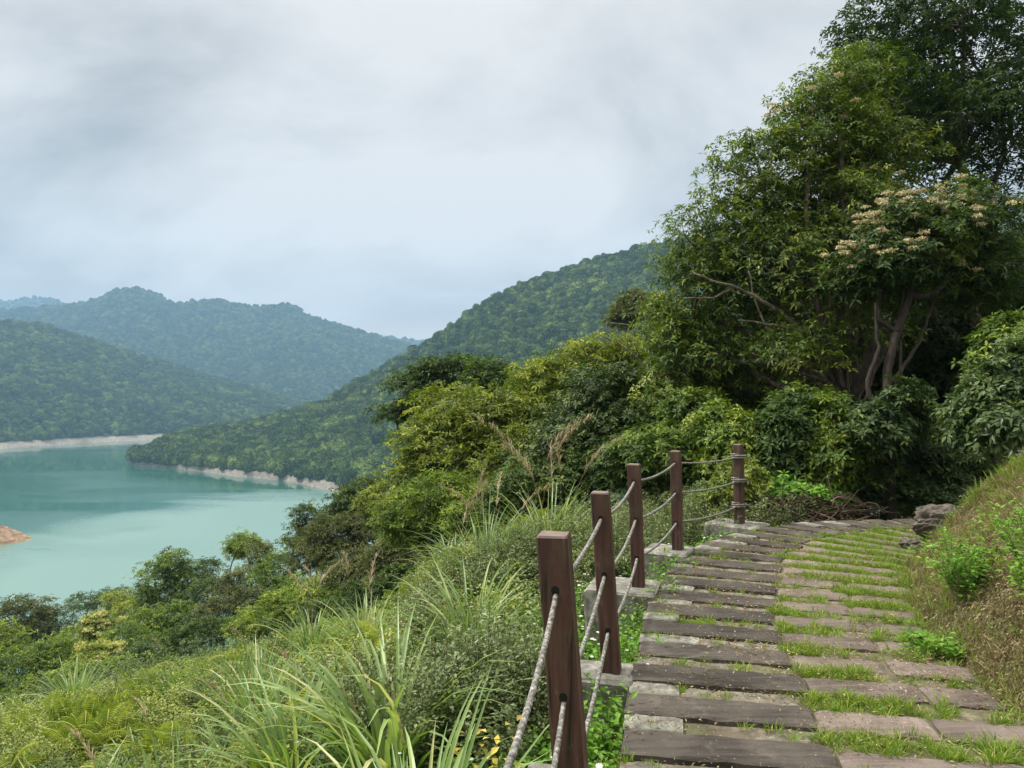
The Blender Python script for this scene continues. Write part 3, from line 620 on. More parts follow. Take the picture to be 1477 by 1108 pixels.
class Hill:
    def __init__(s, px, shore, ridge, rd, shape=1.0, spur=.10, drop=7, seed=0, cliff=7.0, fspur=.012):
        s.px = np.array([p for p, _ in ridge], float); s.ry = np.array([y for _, y in ridge], float)
        s.sh = shore; s.rd = rd; s.lo, s.hi = px; s.shape = shape; s.spur = spur; s.drop = drop; s.seed = seed; s.cliff = cliff; s.f = fspur
    def pos(s, px, v):
        sd = np.interp(px, *zip(*s.sh)); rd = np.interp(px, *zip(*s.rd))
        rz = EYE - (np.interp(px, s.px, s.ry) - HY) / F * rd - s.drop
        rz = np.maximum(rz, LAKE + s.cliff + 1)
        d = sd + (rd - sd) * v
        X = (px - CX) / F * d; Y = d
        w = np.clip(v, 0, 1)
        z = LAKE - 1.0 + s.cliff * np.clip(v / .03, 0, 1) + (rz - LAKE + 1 - s.cliff) * np.clip((w - .03) / .97, 0, 1) ** s.shape
        n = fbm(X * s.f + s.seed, Y * s.f * .6 + s.seed * 2, 5)
        z = z + n * s.spur * (rz - LAKE) * np.clip(v * 4, 0, 1) * np.clip((1.02 - v) * 5, 0.06, 1) * np.where(v > 1, 0.3, 1) 
        z = z - np.clip(v - 1, 0, 1) * (rz - LAKE) * 1.6
        sh_n = fbm(X * .03 + 5, Y * .03 + s.seed, 4) * 30 * np.clip(1 - v * 5, 0, 1)
        k = (d + sh_n) / d
        return np.stack([X * k, Y * k, np.maximum(z, LAKE - 1.4)], -1)
    def mesh(s, name, label, nu=150, nv=70):
        px = np.linspace(s.lo, s.hi, nu); v = np.concatenate([np.linspace(0, .06, 10)[:-1], np.linspace(.06, 1, nv), np.linspace(1, 1.45, 10)[1:]])
        A_, B_ = np.meshgrid(px, v); P_ = s.pos(A_.ravel(), B_.ravel()); ix = np.arange(A_.size).reshape(A_.shape)
        Qh = np.stack([ix[:-1, :-1], ix[:-1, 1:], ix[1:, 1:], ix[1:, :-1]], -1).reshape(-1, 4)
        tag(link(name, make_mesh(name, P_, [Qh], M['hill'], smooth=True)), label, kind='structure')
    def forest(s, name, label, n, size, v1=1.06, seed=0, px=None):
        r = np.random.default_rng(seed + 100); lo, hi = px or (s.lo, s.hi)
        a = lo + (hi - lo) * r.random(n * 2); v = .035 + (v1 - .035) * r.random(n * 2)
        P_ = s.pos(a, v); keep = (P_[:, 2] > LAKE + s.cliff * .85); dd = P_[:, 1]; keep &= r.random(len(dd)) < dd / dd.max()
        P_ = P_[keep][:n]; m_ = len(P_)
        sc_ = size * (.5 + 1.1 * r.random(m_) ** 2); S_ = np.stack([sc_, sc_ * (.8 + .4 * r.random(m_)), sc_ * (.8 + .5 * r.random(m_))], -1)
        P_[:, 2] -= sc_ * .15
        rot = np.stack([r.normal(size=m_) * .12, r.normal(size=m_) * .12, r.random(m_) * 6.28], -1)
        return scatter(name, CROWNS, P_, rot, S_, r.integers(0, 5, m_), label)
hA = Hill((192, 1700), [(192, 655), (300, 590), (400, 534), (480, 472), (560, 440), (700, 390), (1000, 340), (1700, 300)],
          [(192, 664), (215, 645), (240, 630), (300, 617), (350, 609), (420, 592), (480, 571), (520, 546), (560, 521), (600, 500), (650, 470), (700, 430), (750, 408), (800, 390), (850, 372), (900, 360), (960, 347), (1100, 318), (1300, 290), (1700, 270)],
          [(192, 672), (240, 705), (300, 740), (420, 790), (600, 830), (800, 860), (960, 850), (1700, 780)], .95, .16, 7, 3, 5.2)
hA.mesh('wooded_hill', 'steep wooded hill falling to a spit in the lake')
hA.forest('hill_forest', 'dense green forest covering the nearer hill and its spit', 16000, 4.6, seed=1, px=(192, 1250))
hB = Hill((-500, 620), [(-500, 700), (0, 850), (240, 1050), (620, 1400)],
          [(-500, 430), (-100, 448), (0, 459), (60, 463), (130, 486), (200, 508), (300, 538), (400, 567), (480, 583), (620, 600)], [(-500, 1250), (0, 1450), (620, 1750)], .9, .12, 9, 8, 7.0, .006)
hB.mesh('lakeside_hill', 'rounded wooded hill on the far lake shore')
hB.forest('lakeside_forest', 'hazy blue green forest on the far lakeside hill', 20000, 4.9, seed=2, px=(-250, 620))
hC = Hill((-700, 900), [(-700, 1500), (900, 1900)],
          [(-700, 425), (-200, 440), (0, 446), (95, 438), (140, 430), (165, 416), (195, 412), (225, 421), (250, 436), (300, 431), (320, 430), (345, 437), (380, 439), (410, 434), (425, 438), (440, 450), (480, 463), (520, 476), (560, 487), (600, 497), (650, 508), (900, 540)], [(-700, 2600), (900, 2700)], 1.1, .20, 10, 5, 4.0, .0035)
hC.mesh('far_mountain', 'blue hazy mountain ridge with rounded peaks')
hC.forest('mountain_forest', 'hazy forest cover on the far mountain ridge', 34000, 6.4, seed=3, px=(-200, 760))
hD = Hill((-380, 1300), [(-900, 3000), (1300, 3200)], [(-900, 440), (-60, 430), (0, 433), (50, 428), (75, 430), (110, 440), (200, 450), (480, 470), (530, 480), (575, 486), (600, 489), (700, 494), (1300, 500)], [(-900, 3800), (1300, 3900)], 1.0, .15, 8, 6, 2.0, .003)
hD.mesh('distant_mountain', 'palest distant mountain ridge behind the others')
hD.forest('distant_forest', 'faint forest on the most distant ridge', 9000, 8.5, seed=4, v1=1.05, px=(-150, 760))
# the bare rocky point at the left edge
th = np.linspace(0, 2 * np.pi, 48, endpoint=False); rg = np.linspace(0, 1, 22)
TT, GGr = np.meshgrid(th, rg)
Xp = -243 + GGr * 36 * np.cos(TT) * (1 + .15 * np.sin(3 * TT)); Yp = 306 + GGr * 24 * np.sin(TT)
Zp = LAKE - 1 + 13 * (1 - GGr ** 1.6) + fbm(Xp * .16, Yp * .16, 5) * 7 * (1 - GGr ** 2) + fbm(Xp * .6, Yp * .6, 4) * 3 * (1 - GGr ** 3)
ix = np.arange(TT.size).reshape(TT.shape); ix = np.concatenate([ix, ix[:, :1]], 1)
def rockp(t, c): return ramp(t, noise(t, .35, 8, .7, scaled(t, c.outputs['Object'], (1, 1, 3))), [(.3, (.13, .075, .04)), (.5, (.30, .19, .11)), (.7, (.48, .36, .24))])
M['point'] = surf('point_rock', rockp, .95, lambda t, c: noise(t, .6, 8, .7, c.outputs['Object']), .9, 1.5)
tag(link('rocky_shore', make_mesh('rocky_shore', np.stack([Xp, Yp, Zp], -1).reshape(-1, 3), [np.stack([ix[:-1, :-1], ix[:-1, 1:], ix[1:, 1:], ix[1:, :-1]], -1).reshape(-1, 4)], M['point'], smooth=False)), 'orange brown rocky point sticking into the lake', kind='structure')

r = np.random.default_rng(66); n = 26; x = -262 + 40 * r.random(n); y = 300 + 14 * r.random(n)
scatter('shore_scrub', CROWNS, np.stack([x, y, LAKE + 10 - .12 * np.abs(x + 250) + r.random(n)], -1), np.stack([0 * x, 0 * x, r.random(n) * 6], -1), np.stack([2 + 2 * r.random(n)] * 3, -1), r.integers(0, 5, n), 'dark scrub on top of the rocky point')

# ------------------------------------------------------------------ trees
def build_tree(name, label, cat, ells, pads, ros, nl, L, W, leaf, bark, tr=.12, seed=0, base=None, group=None, droop=.25, flat=.45, padr=.55, hi=True, flower=None, trunk_pts=None, limbs=True, shell=.5, nbr=60, tone=.0, up=.7, extra=None, zb=None):
    """ells: (px, py, d, rx_px, ry_px[, depth ratio]) -> ellipsoid lobes of the crown; pads of leaf rosettes fill them, limbs reach them"""
    r = np.random.default_rng(seed); tree = cat == 'tree'
    L *= .70 if tree else .85; pads = int(pads * (1.65 if tree else 1.25)); droop *= .75; flat *= .85; hi = hi and ells[0][2] < 15.5
    Cn = []; Rd = []
    for e_ in ells:
        px, py, d, rx, ry = e_[:5]; k = e_[5] if len(e_) > 5 else .9
        Cn.append(at(px, py, d)); Rd.append([rx / F * d, rx / F * d * k, ry / F * d])
    Cn = np.array(Cn); Rd = np.array(Rd); cen = Cn.mean(0)
    if base is None:
        q = Cn[np.argmin(Cn[:, 2])]; base = (q[0] * .5 + cen[0] * .5, q[1] * .5 + cen[1] * .5)
    b0 = np.array([base[0], base[1], tz(*base) - .15 if zb is None else zb])
    root = tag(empty(name, tuple(b0)), label, cat, group)
    wood = Bag(); bag = Bag(); fl = Bag()
    low = Cn[:, 2].min() - Rd[np.argmin(Cn[:, 2]), 2] * .6
    if trunk_pts is None:
        fork = b0 + (cen - b0) * np.array([.45, .45, .55]); 
        tp = curve_pts(b0, fork, 7, .10, r=r)
    else:
        tp = np.array([b0] + [at(*p) for p in trunk_pts]); fork = tp[-1]
        tt = np.linspace(0, len(tp) - 1, len(tp) * 4); kk = np.arange(len(tp)); tp = np.stack([np.interp(tt, kk, tp[:, c]) for c in range(3)], -1)
        tp[1:-1] = (tp[:-2] + 2 * tp[1:-1] + tp[2:]) / 4
    rad = np.linspace(tr, tr * .6, len(tp)); rad[0] *= 1.35
    tube(wood, tp, rad, 9, wob=.05)
    if extra:
        for (pl, r0, r1) in extra:
            pp = np.array([at(*p) for p in pl]); tt = np.linspace(0, len(pp) - 1, len(pp) * 4); kk = np.arange(len(pp)); pp = np.stack([np.interp(tt, kk, pp[:, c]) for c in range(3)], -1)
            pp[1:-1] = (pp[:-2] + 2 * pp[1:-1] + pp[2:]) / 4; pp += r.normal(size=pp.shape) * r0 * .25
            tube(wood, pp, np.linspace(r0, r1, len(pp)), 7, wob=.06)
    for c, R3 in zip(Cn, Rd):
        if limbs: tube(wood, curve_pts(fork, c - [0, 0, R3[2] * .2], 7, .14, .05, r=r), np.linspace(tr * .55, tr * .22, 7), 7, wob=.05)
    wt = (Rd[:, 0] * Rd[:, 2]); wt = wt / wt.sum()
    which = r.choice(len(Cn), pads, p=wt)
    dr = rdir(pads, r); rr_ = shell + (1 - shell) * r.random(pads) ** .7
    rr_ = np.minimum(rr_ * (1 + .10 * r.normal(size=pads)), 1.10)
    pc = Cn[which] + dr * rr_[:, None] * Rd[which]
    gz = terrain(pc[:, 0], pc[:, 1]) + .12; pc[:, 2] = np.maximum(pc[:, 2], gz)
    pn = unit(dr * (1 - up) + np.array([0, 0, 1]) * up + rdir(pads, r) * .25)
    if nbr:
        for k in r.choice(pads, min(nbr, pads), replace=False):
            s0 = Cn[which[k]] - [0, 0, Rd[which[k], 2] * .25]
            tube(wood, curve_pts(s0, pc[k], 5, .18, -.06, r=r), np.linspace(tr * .16 + .006, .006, 5), 4)
    tonep = np.clip(.42 + .22 * r.normal(size=pads) + tone, 0, 1)
    n = pads * ros; w2 = np.repeat(np.arange(pads), ros)
    off = rdir(n, r) * (padr * (.25 + .75 * r.random(n)) * (.7 + .6 * np.repeat(r.random(pads), ros)))[:, None]
    nrm = pn[w2]; off = off - nrm * (np.sum(off * nrm, 1) * (1 - flat))[:, None]
    rp = pc[w2] + off; ra = unit(nrm + rdir(n, r) * .35)
    m_ = n * nl; w3 = np.repeat(np.arange(n), nl)
    t1 = unit(np.cross(ra, rdir(n, r))); t2 = np.cross(ra, t1)
    th = np.tile(np.arange(nl) * 2 * np.pi / nl, n) + np.repeat(r.random(n) * 6, nl) + r.normal(size=m_) * .25
    el = .05 + r.normal(size=m_) * .35
    d = (t1[w3] * np.cos(th)[:, None] + t2[w3] * np.sin(th)[:, None]) * np.cos(el)[:, None] + ra[w3] * np.sin(el)[:, None]
    LL = L * (.65 + .6 * r.random(m_)); rn = np.clip(tonep[w2][w3] + r.normal(size=m_) * .13, 0, 1)
    leaves(bag, rp[w3] + d * L * .12, d, ra[w3] + rdir(m_, r) * .25, LL, LL * W, rn, droop * (.5 + r.random(m_)), hi)
    if flower:
        fm, share, fr_, fs_, sel = flower
        cand = np.where((pn[:, 2] > 0) & (dr[:, 2] > -.2) & (rr_ < .98) & np.isin(which, sel))[0]; pick = r.choice(cand, int(len(cand) * share), replace=False)
        for k in pick:
            q = r.integers(1, 4)
            for _ in range(q):
                c0 = pc[k] + pn[k] * L * .7 + rdir(1, r)[0] * padr * .8 * np.array([1, 1, .4])
                m2 = 70; dd = rdir(m2, r); dd[:, 2] = np.abs(dd[:, 2]) * .8
                leaves(fl, c0 + dd * fr_ * (.4 + .6 * r.random(m2))[:, None] * [1, 1, .55], rdir(m2, r), rdir(m2, r), fs_ * (.6 + .8 * r.random(m2)), fs_ * .7, np.clip(.5 + .25 * r.normal(size=m2), 0, 1), .1, False)
    link('trunk', wood.mesh('trunk', bark, True, b0), root)
    link('crown', bag.mesh('crown', leaf, False, b0), root)
    if fl.n: link('blossoms', fl.mesh('blossoms', flower[0], False, b0), root)
    return root
B_P, B_D = M['bark_pale'], M['bark_dark']
# --- big trees at the right
build_tree('spreading_tree', 'large spreading broadleaf tree with a long pale limb, its crown edge against the sky', 'tree',
    [(1000, 440, 14.5, 70, 75), (1040, 350, 14.5, 75, 75), (1100, 250, 14.5, 75, 70), (1130, 380, 14, 95, 90), (1180, 190, 15, 75, 70), (1200, 300, 15, 85, 80), (1050, 500, 14.3, 85, 55), (1180, 450, 16.5, 80, 50), (985, 520, 14, 55, 60), (1080, 560, 15.5, 70, 50), (1235, 250, 15, 60, 70), (1240, 370, 14.5, 60, 70), (1210, 130, 15.5, 55, 50), (1150, 505, 12.9, 75, 32), (1265, 470, 12.7, 55, 28), (1240, 300, 14, 50, 50), (1275, 220, 15.5, 60, 60), (1250, 110, 16, 45, 50)],
    1020, 9, 7, .165, .36, M['leaf_broad'], B_P, .15, 11, base=at(1228, 640, 13.5)[:2], trunk_pts=[(1232, 640, 13.4), (1226, 585, 13.4)], droop=.3, padr=.62, nbr=190, tone=.02, flower=(M['blossom'], .22, .10, .04, [4, 5]),
    extra=[([(1226, 590, 13.4), (1205, 520, 13.3), (1165, 480, 13.2), (1110, 440, 13.0), (1060, 415, 12.9), (1000, 395, 12.9)], .065, .018),
           ([(1226, 590, 13.4), (1240, 540, 13.4), (1220, 500, 13.5), (1205, 430, 13.8), (1190, 330, 14.2), (1175, 230, 14.6)], .065, .018),
           ([(1228, 600, 13.4), (1250, 545, 13.3), (1255, 500, 13.5), (1230, 400, 13.9), (1215, 290, 14.5)], .045, .015),
           ([(1165, 480, 13.2), (1120, 470, 13.0), (1065, 462, 12.8)], .04, .012), ([(1205, 520, 13.3), (1150, 530, 13.1), (1085, 510, 13)], .045, .012),
           ([(1205, 430, 13.8), (1150, 360, 14), (1100, 290, 14.3)], .05, .012),
           ([(1222, 610, 13.2), (1190, 550, 13.1), (1180, 490, 13.2), (1150, 420, 13.4), (1130, 340, 13.7)], .036, .014), ([(1236, 600, 13.1), (1262, 540, 13.0), (1250, 470, 13.1), (1262, 400, 13.3)], .03, .014),
           ([(1226, 605, 13.2), (1222, 540, 13.1), (1238, 480, 13.1), (1225, 400, 13.3)], .026, .012), ([(1190, 550, 13.1), (1160, 540, 13.0), (1120, 500, 13.0), (1090, 440, 13.1), (1080, 390, 13.3)], .035, .012),
           ([(1180, 490, 13.2), (1200, 440, 13.2), (1190, 380, 13.4)], .03, .012), ([(1150, 420, 13.4), (1110, 390, 13.4), (1050, 350, 13.6)], .03, .01), ([(1060, 415, 12.9), (1030, 430, 12.9), (985, 430, 13)], .025, .01)])
build_tree('tall_tree', 'tall dark tree at the upper right corner, its top beyond the picture', 'tree',
    [(1280, 150, 17.5, 60, 60), (1290, 40, 19, 90, 80), (1380, -60, 19, 110, 90), (1420, 90, 19, 110, 90), (1300, 160, 19.5, 80, 60), (1420, 220, 19.5, 95, 75), (1500, 40, 20, 90, 120), (1255, 70, 19, 55, 60), (1350, 270, 19.5, 80, 60), (1480, 330, 19, 70, 80), (1310, 110, 18, 70, 60), (1390, 170, 17.5, 80, 60), (1460, 180, 18, 70, 80), (1370, 20, 18, 90, 70), (1250, 200, 18, 60, 60), (1300, 230, 18, 70, 50)],
    600, 8, 7, .20, .40, M['leaf_mid'], B_P, .11, 12, base=at(1440, 640, 19)[:2], trunk_pts=[(1440, 560, 18.5), (1430, 420, 18.4), (1415, 320, 18.4), (1400, 270, 18.5), (1380, 235, 18.5)], padr=.8, nbr=190, tone=-.10,
    extra=[([(1380, 235, 18.5), (1340, 190, 18.6), (1290, 165, 18.8), (1240, 150, 19)], .08, .03), ([(1380, 235, 18.5), (1360, 150, 18.8), (1340, 60, 19), (1330, -40, 19)], .08, .04), ([(1415, 320, 18.4), (1450, 220, 18.8), (1470, 100, 19)], .07, .03)])
build_tree('blossom_tree', 'dark trunked tree covered in cream blossom heads', 'tree',
    [(1330, 330, 12.3, 85, 45), (1290, 375, 12, 60, 40), (1390, 310, 12.6, 55, 45), (1250, 400, 12.4, 60, 35), (1350, 400, 13.2, 80, 40), (1420, 390, 13, 60, 60)],
    300, 8, 7, .17, .36, M['leaf_mid'], B_D, .085, 13, base=at(1284, 742, 10.8)[:2], trunk_pts=[(1284, 690, 10.9), (1281, 620, 11.2), (1278, 540, 11.5), (1293, 480, 11.7), (1312, 430, 11.9), (1318, 400, 12)], padr=.45, nbr=110, flower=(M['blossom'], .68, .085, .035, [0, 1, 2, 3, 4]), tone=-.05,
    extra=[([(1293, 480, 11.7), (1265, 460, 11.8), (1268, 420, 12), (1290, 380, 12)], .045, .02), ([(1312, 430, 11.9), (1345, 425, 12), (1370, 395, 12.3)], .08, .03), ([(1281, 620, 11.2), (1250, 560, 11.4), (1268, 500, 11.6), (1262, 440, 11.8)], .05, .02), ([(1279, 560, 11.4), (1310, 520, 11.6), (1330, 480, 11.9), (1350, 430, 12.2)], .04, .016), ([(1280, 590, 11.3), (1300, 540, 11.5), (1298, 470, 11.8), (1305, 400, 12)], .035, .015)])
build_tree('leaning_tree', 'slim pale tree leaning out over the bank with dark leaves', 'tree',
    [(1340, 490, 15, 60, 45), (1400, 430, 15, 70, 55), (1460, 470, 14.5, 60, 60), (1470, 400, 15, 60, 60)],
    210, 8, 7, .17, .4, M['leaf_mid'], B_P, .11, 14, base=at(1450, 600, 13.5)[:2], trunk_pts=[(1432, 495, 13.6), (1405, 455, 13.8), (1370, 435, 14), (1340, 425, 14.2)], padr=.6, nbr=60, tone=-.1)
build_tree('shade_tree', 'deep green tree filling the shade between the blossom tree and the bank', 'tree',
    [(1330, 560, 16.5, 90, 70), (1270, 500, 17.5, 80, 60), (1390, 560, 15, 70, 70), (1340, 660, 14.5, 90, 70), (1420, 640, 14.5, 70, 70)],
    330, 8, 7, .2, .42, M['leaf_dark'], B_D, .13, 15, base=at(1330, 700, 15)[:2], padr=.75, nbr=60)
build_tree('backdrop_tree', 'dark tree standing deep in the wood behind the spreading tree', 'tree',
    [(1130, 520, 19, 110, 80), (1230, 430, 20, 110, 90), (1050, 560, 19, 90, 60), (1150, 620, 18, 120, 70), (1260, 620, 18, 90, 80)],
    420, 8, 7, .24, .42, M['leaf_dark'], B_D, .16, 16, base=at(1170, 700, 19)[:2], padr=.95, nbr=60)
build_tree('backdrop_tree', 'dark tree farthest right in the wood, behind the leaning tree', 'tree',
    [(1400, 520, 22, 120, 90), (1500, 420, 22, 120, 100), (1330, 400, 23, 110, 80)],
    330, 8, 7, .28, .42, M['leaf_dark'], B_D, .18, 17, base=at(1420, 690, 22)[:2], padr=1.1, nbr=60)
# --- middle trees
build_tree('arching_tree', 'pale yellow green tree with arching thin branches in the middle of the wood', 'tree',
    [(800, 552, 18, 60, 36), (860, 522, 18, 70, 32), (925, 512, 17.5, 60, 30), (880, 570, 17.5, 90, 42), (950, 560, 17, 60, 46)],
    260, 8, 7, .19, .36, M['leaf_yellow'], B_P, .09, 21, base=at(930, 650, 17)[:2], padr=.55, nbr=70, droop=.3, tone=.08,
    extra=[([(930, 640, 16.8), (942, 560, 16.6), (950, 500, 16.6), (920, 470, 16.8), (880, 465, 17)], .05, .012), ([(945, 540, 16.6), (900, 500, 16.8), (860, 480, 17)], .035, .01)])
build_tree('roadside_tree', 'yellow green tree just left of the spreading tree, in front of the hill', 'tree',
    [(975, 462, 16, 40, 38), (985, 520, 15.5, 55, 46), (960, 590, 15, 70, 46)],
    170, 8, 7, .17, .36, M['leaf_bright'], B_P, .09, 22, base=at(985, 660, 15)[:2], padr=.5, nbr=50)
build_tree('broad_tree', 'broad sunlit yellow green tree in the centre, left of the railing', 'tree',
    [(640, 640, 20, 75, 50), (610, 690, 20, 55, 40), (700, 610, 20, 75, 45), (760, 590, 20, 70, 40), (720, 670, 19, 90, 45), (650, 590, 21, 60, 35), (790, 650, 18, 60, 45)],
    430, 8, 7, .20, .38, M['leaf_yellow'], B_P, .13, 23, base=at(700, 760, 20)[:2], padr=.62, nbr=90, droop=.25, tone=.12)
build_tree('layered_tree', 'flat layered darker green tree poking up before the far hill', 'tree',
    [(650, 535, 30, 55, 22), (600, 555, 30, 45, 18), (570, 595, 30, 30, 12), (690, 550, 30, 40, 22), (625, 585, 30, 45, 16)],
    230, 8, 6, .28, .4, M['leaf_mid'], B_D, .13, 24, base=at(640, 760, 30)[:2], padr=.75, flat=.25, nbr=60, tone=.08)
build_tree('layered_tree', 'small round topped tree between the layered tree and the arching tree', 'tree',
    [(715, 545, 27, 45, 25), (760, 560, 26, 45, 25)],
    120, 8, 6, .26, .4, M['leaf_mid'], B_D, .1, 25, padr=.7, nbr=40)
build_tree('vine_tree', 'dark vine clad tree right of the sunlit centre tree', 'tree',
    [(850, 580, 15, 55, 50), (830, 640, 14.5, 65, 45), (900, 620, 14.5, 70, 45), (880, 560, 16, 55, 40)],
    320, 9, 7, .13, .5, M['leaf_dark'], B_D, .11, 26, base=at(880, 690, 15)[:2], padr=.5, nbr=60, tone=.05)
build_tree('distant_tree', 'olive tree on the skyline left of the great crown', 'tree',
    [(920, 440, 60, 28, 20), (905, 458, 60, 22, 14)], 80, 8, 6, .5, .45, M['leaf_olive'], B_P, .2, 27, padr=1.4, nbr=30, hi=False)
# --- shrubs behind the last posts and round the bend
SHR = 'leafy shrubs round the path bend'
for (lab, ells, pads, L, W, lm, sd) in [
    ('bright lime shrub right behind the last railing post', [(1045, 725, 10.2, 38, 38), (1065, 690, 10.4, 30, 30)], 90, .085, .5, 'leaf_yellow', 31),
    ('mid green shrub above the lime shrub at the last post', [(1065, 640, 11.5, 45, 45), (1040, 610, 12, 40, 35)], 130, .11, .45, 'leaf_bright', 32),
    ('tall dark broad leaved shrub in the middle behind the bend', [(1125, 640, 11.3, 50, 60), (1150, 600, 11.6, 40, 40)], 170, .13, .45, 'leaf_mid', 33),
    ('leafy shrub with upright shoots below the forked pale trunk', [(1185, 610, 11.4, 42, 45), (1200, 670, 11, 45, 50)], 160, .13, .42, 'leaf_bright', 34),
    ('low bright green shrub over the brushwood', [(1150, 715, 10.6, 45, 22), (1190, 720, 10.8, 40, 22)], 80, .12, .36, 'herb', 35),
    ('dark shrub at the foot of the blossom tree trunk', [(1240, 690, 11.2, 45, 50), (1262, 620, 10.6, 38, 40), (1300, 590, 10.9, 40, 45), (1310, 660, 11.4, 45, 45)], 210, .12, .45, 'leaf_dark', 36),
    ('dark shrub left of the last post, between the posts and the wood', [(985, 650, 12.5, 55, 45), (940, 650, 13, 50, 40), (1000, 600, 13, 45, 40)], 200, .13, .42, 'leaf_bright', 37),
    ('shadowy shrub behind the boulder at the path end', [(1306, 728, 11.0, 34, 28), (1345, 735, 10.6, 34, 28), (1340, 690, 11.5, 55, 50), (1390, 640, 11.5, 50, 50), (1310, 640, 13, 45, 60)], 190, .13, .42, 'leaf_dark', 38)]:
    build_tree('shrub', lab, 'shrub', ells, pads, 8, 7, L, W, M[lm], M['twig'], .03, sd, padr=.28, nbr=40, group=SHR, up=.55)
build_tree('bank_shrub', 'glossy leaved shrub on top of the bank at the right edge', 'shrub',
    [(1440, 570, 8.2, 50, 45), (1490, 540, 8.2, 50, 60), (1410, 600, 8.3, 38, 35), (1470, 610, 7.8, 50, 30)], 330, 8, 7, .10, .42, M['leaf_gloss'], M['twig'], .04, 39, base=at(1450, 640, 7.9)[:2], padr=.22, nbr=60, up=.5)
build_tree('bank_shrub', 'pale flowering shrub above the glossy bank shrub at the right edge', 'shrub',
    [(1465, 490, 10, 45, 35), (1440, 520, 10, 35, 25)], 130, 8, 7, .11, .42, M['leaf_bright'], M['twig'], .04, 40, base=at(1460, 600, 10)[:2], padr=.25, nbr=40, up=.55, flower=(M['petal_white'], .05, .03, .02, [0, 1]))
# --- lower left wood, down the slope towards the lake
LOW = [
 ('olive brown crowned tree at the left edge beside the water', [(30, 895, 46, 50, 35), (70, 905, 46, 40, 28)], 'leaf_olive', 46, 51),
 ('dark layered tree at the left edge above the ferns', [(30, 970, 34, 55, 38), (85, 950, 34, 45, 30), (60, 995, 32, 50, 25)], 'leaf_mid', 34, 52),
 ('far low dark green tree against the water, left of the tall dark tree', [(130, 868, 80, 35, 14), (165, 862, 80, 25, 14)], 'leaf_dark', 80, 53),
 ('yellowish tree left of the tall dark tree', [(170, 872, 60, 22, 20), (190, 885, 55, 30, 22)], 'leaf_yellow', 60, 54),
 ('tall dark tree standing up against the lake', [(250, 815, 50, 22, 28), (225, 840, 50, 30, 30), (265, 850, 50, 25, 40), (215, 870, 50, 28, 25)], 'leaf_mid', 50, 55),
 ('dark tree right beside the tall dark tree', [(298, 825, 52, 22, 24), (300, 860, 48, 28, 28)], 'leaf_dark', 52, 56),
 ('umbrella topped small tree on a thin stem against the lake', [(352, 785, 50, 24, 16), (340, 795, 50, 14, 10)], 'leaf_mid', 50, 57),
 ('olive tree under the umbrella topped tree', [(375, 805, 48, 20, 24), (340, 845, 46, 35, 30)], 'leaf_olive', 46, 58),
 ('green tree in the middle of the lower wood', [(400, 830, 42, 36, 32), (420, 855, 38, 35, 25)], 'leaf_mid', 42, 59),
 ('dark narrow tree where the wood meets the water', [(440, 745, 44, 18, 22), (430, 775, 44, 24, 22), (455, 770, 44, 18, 20)], 'leaf_dark', 44, 60),
 ('wide olive layered tree left of the bright tree', [(480, 770, 30, 45, 28), (530, 755, 30, 40, 25), (500, 805, 29, 55, 24), (450, 800, 31, 35, 22)], 'leaf_olive', 30, 61),
 ('bright yellow green tree in front of the lake shore', [(550, 725, 27, 36, 26), (585, 765, 26, 40, 30), (600, 715, 27, 30, 22)], 'leaf_yellow', 27, 62),
 ('dark green tree closing off the right end of the lake', [(505, 722, 34, 28, 24), (530, 705, 34, 28, 22), (480, 745, 34, 26, 20)], 'leaf_dark', 34, 76),
 ('dark tree beneath the sunlit centre tree', [(630, 755, 22, 55, 32), (680, 720, 19, 50, 28), (590, 790, 24, 40, 24)], 'leaf_mid', 22, 63),
 ('pale cream flowering small tree in the lower wood', [(140, 905, 40, 26, 20)], 'leaf_yellow', 40, 64),
 ('low yellow flowering shrub below the cream flowering tree', [(145, 945, 33, 30, 14)], 'leaf_yellow', 33, 65),
 ('mid green tree below the tall dark tree', [(220, 905, 40, 35, 26), (185, 925, 36, 35, 22), (260, 895, 40, 35, 28)], 'leaf_mid', 40, 66),
 ('mottled green tree left of the grass ridge', [(310, 885, 36, 35, 24), (360, 870, 36, 32, 22)], 'leaf_olive', 36, 67),
 ('green tree at the left edge below the olive crowned tree', [(0, 925, 40, 35, 30), (110, 925, 42, 30, 22)], 'leaf_mid', 42, 68)]
LOW += [
 ('dark leafy tree behind the plumed grass, below the sunlit centre tree', [(640, 720, 17, 60, 40), (690, 745, 16, 50, 35), (590, 745, 18, 50, 40)], 'leaf_mid', 17, 69),
 ('dark shrubby tree behind the second and third posts', [(770, 700, 14.5, 55, 45), (830, 690, 14, 55, 45), (730, 720, 15, 45, 35)], 'leaf_dark', 15, 70),
 ('shaded tree between the vine clad tree and the fourth post', [(900, 670, 13.5, 55, 40), (950, 690, 13, 45, 35)], 'leaf_dark', 14, 71),
 ('green low tree behind the crest grass, left of the olive layered tree', [(410, 880, 27, 45, 30), (460, 860, 25, 40, 28), (370, 900, 28, 40, 24)], 'leaf_mid', 27, 72),
 ('dark bushy tree tucked right behind the bright crest clump of grass', [(530, 862, 17, 42, 24), (580, 840, 16, 42, 26), (480, 885, 19, 42, 22)], 'leaf_dark', 17, 77),
 ('olive low tree behind the crest grass, under the olive layered tree', [(520, 830, 22, 50, 26), (570, 805, 21, 45, 28)], 'leaf_olive', 22, 73),
 ('dark low tree beneath the tall dark tree, along the fern slope', [(300, 910, 33, 40, 24), (250, 930, 33, 40, 22), (205, 950, 31, 40, 22)], 'leaf_dark', 33, 74),
 ('green bushy tree between the cream flowering tree and the fern slope', [(120, 975, 28, 40, 20), (165, 965, 29, 30, 18)], 'leaf_mid', 28, 75)]
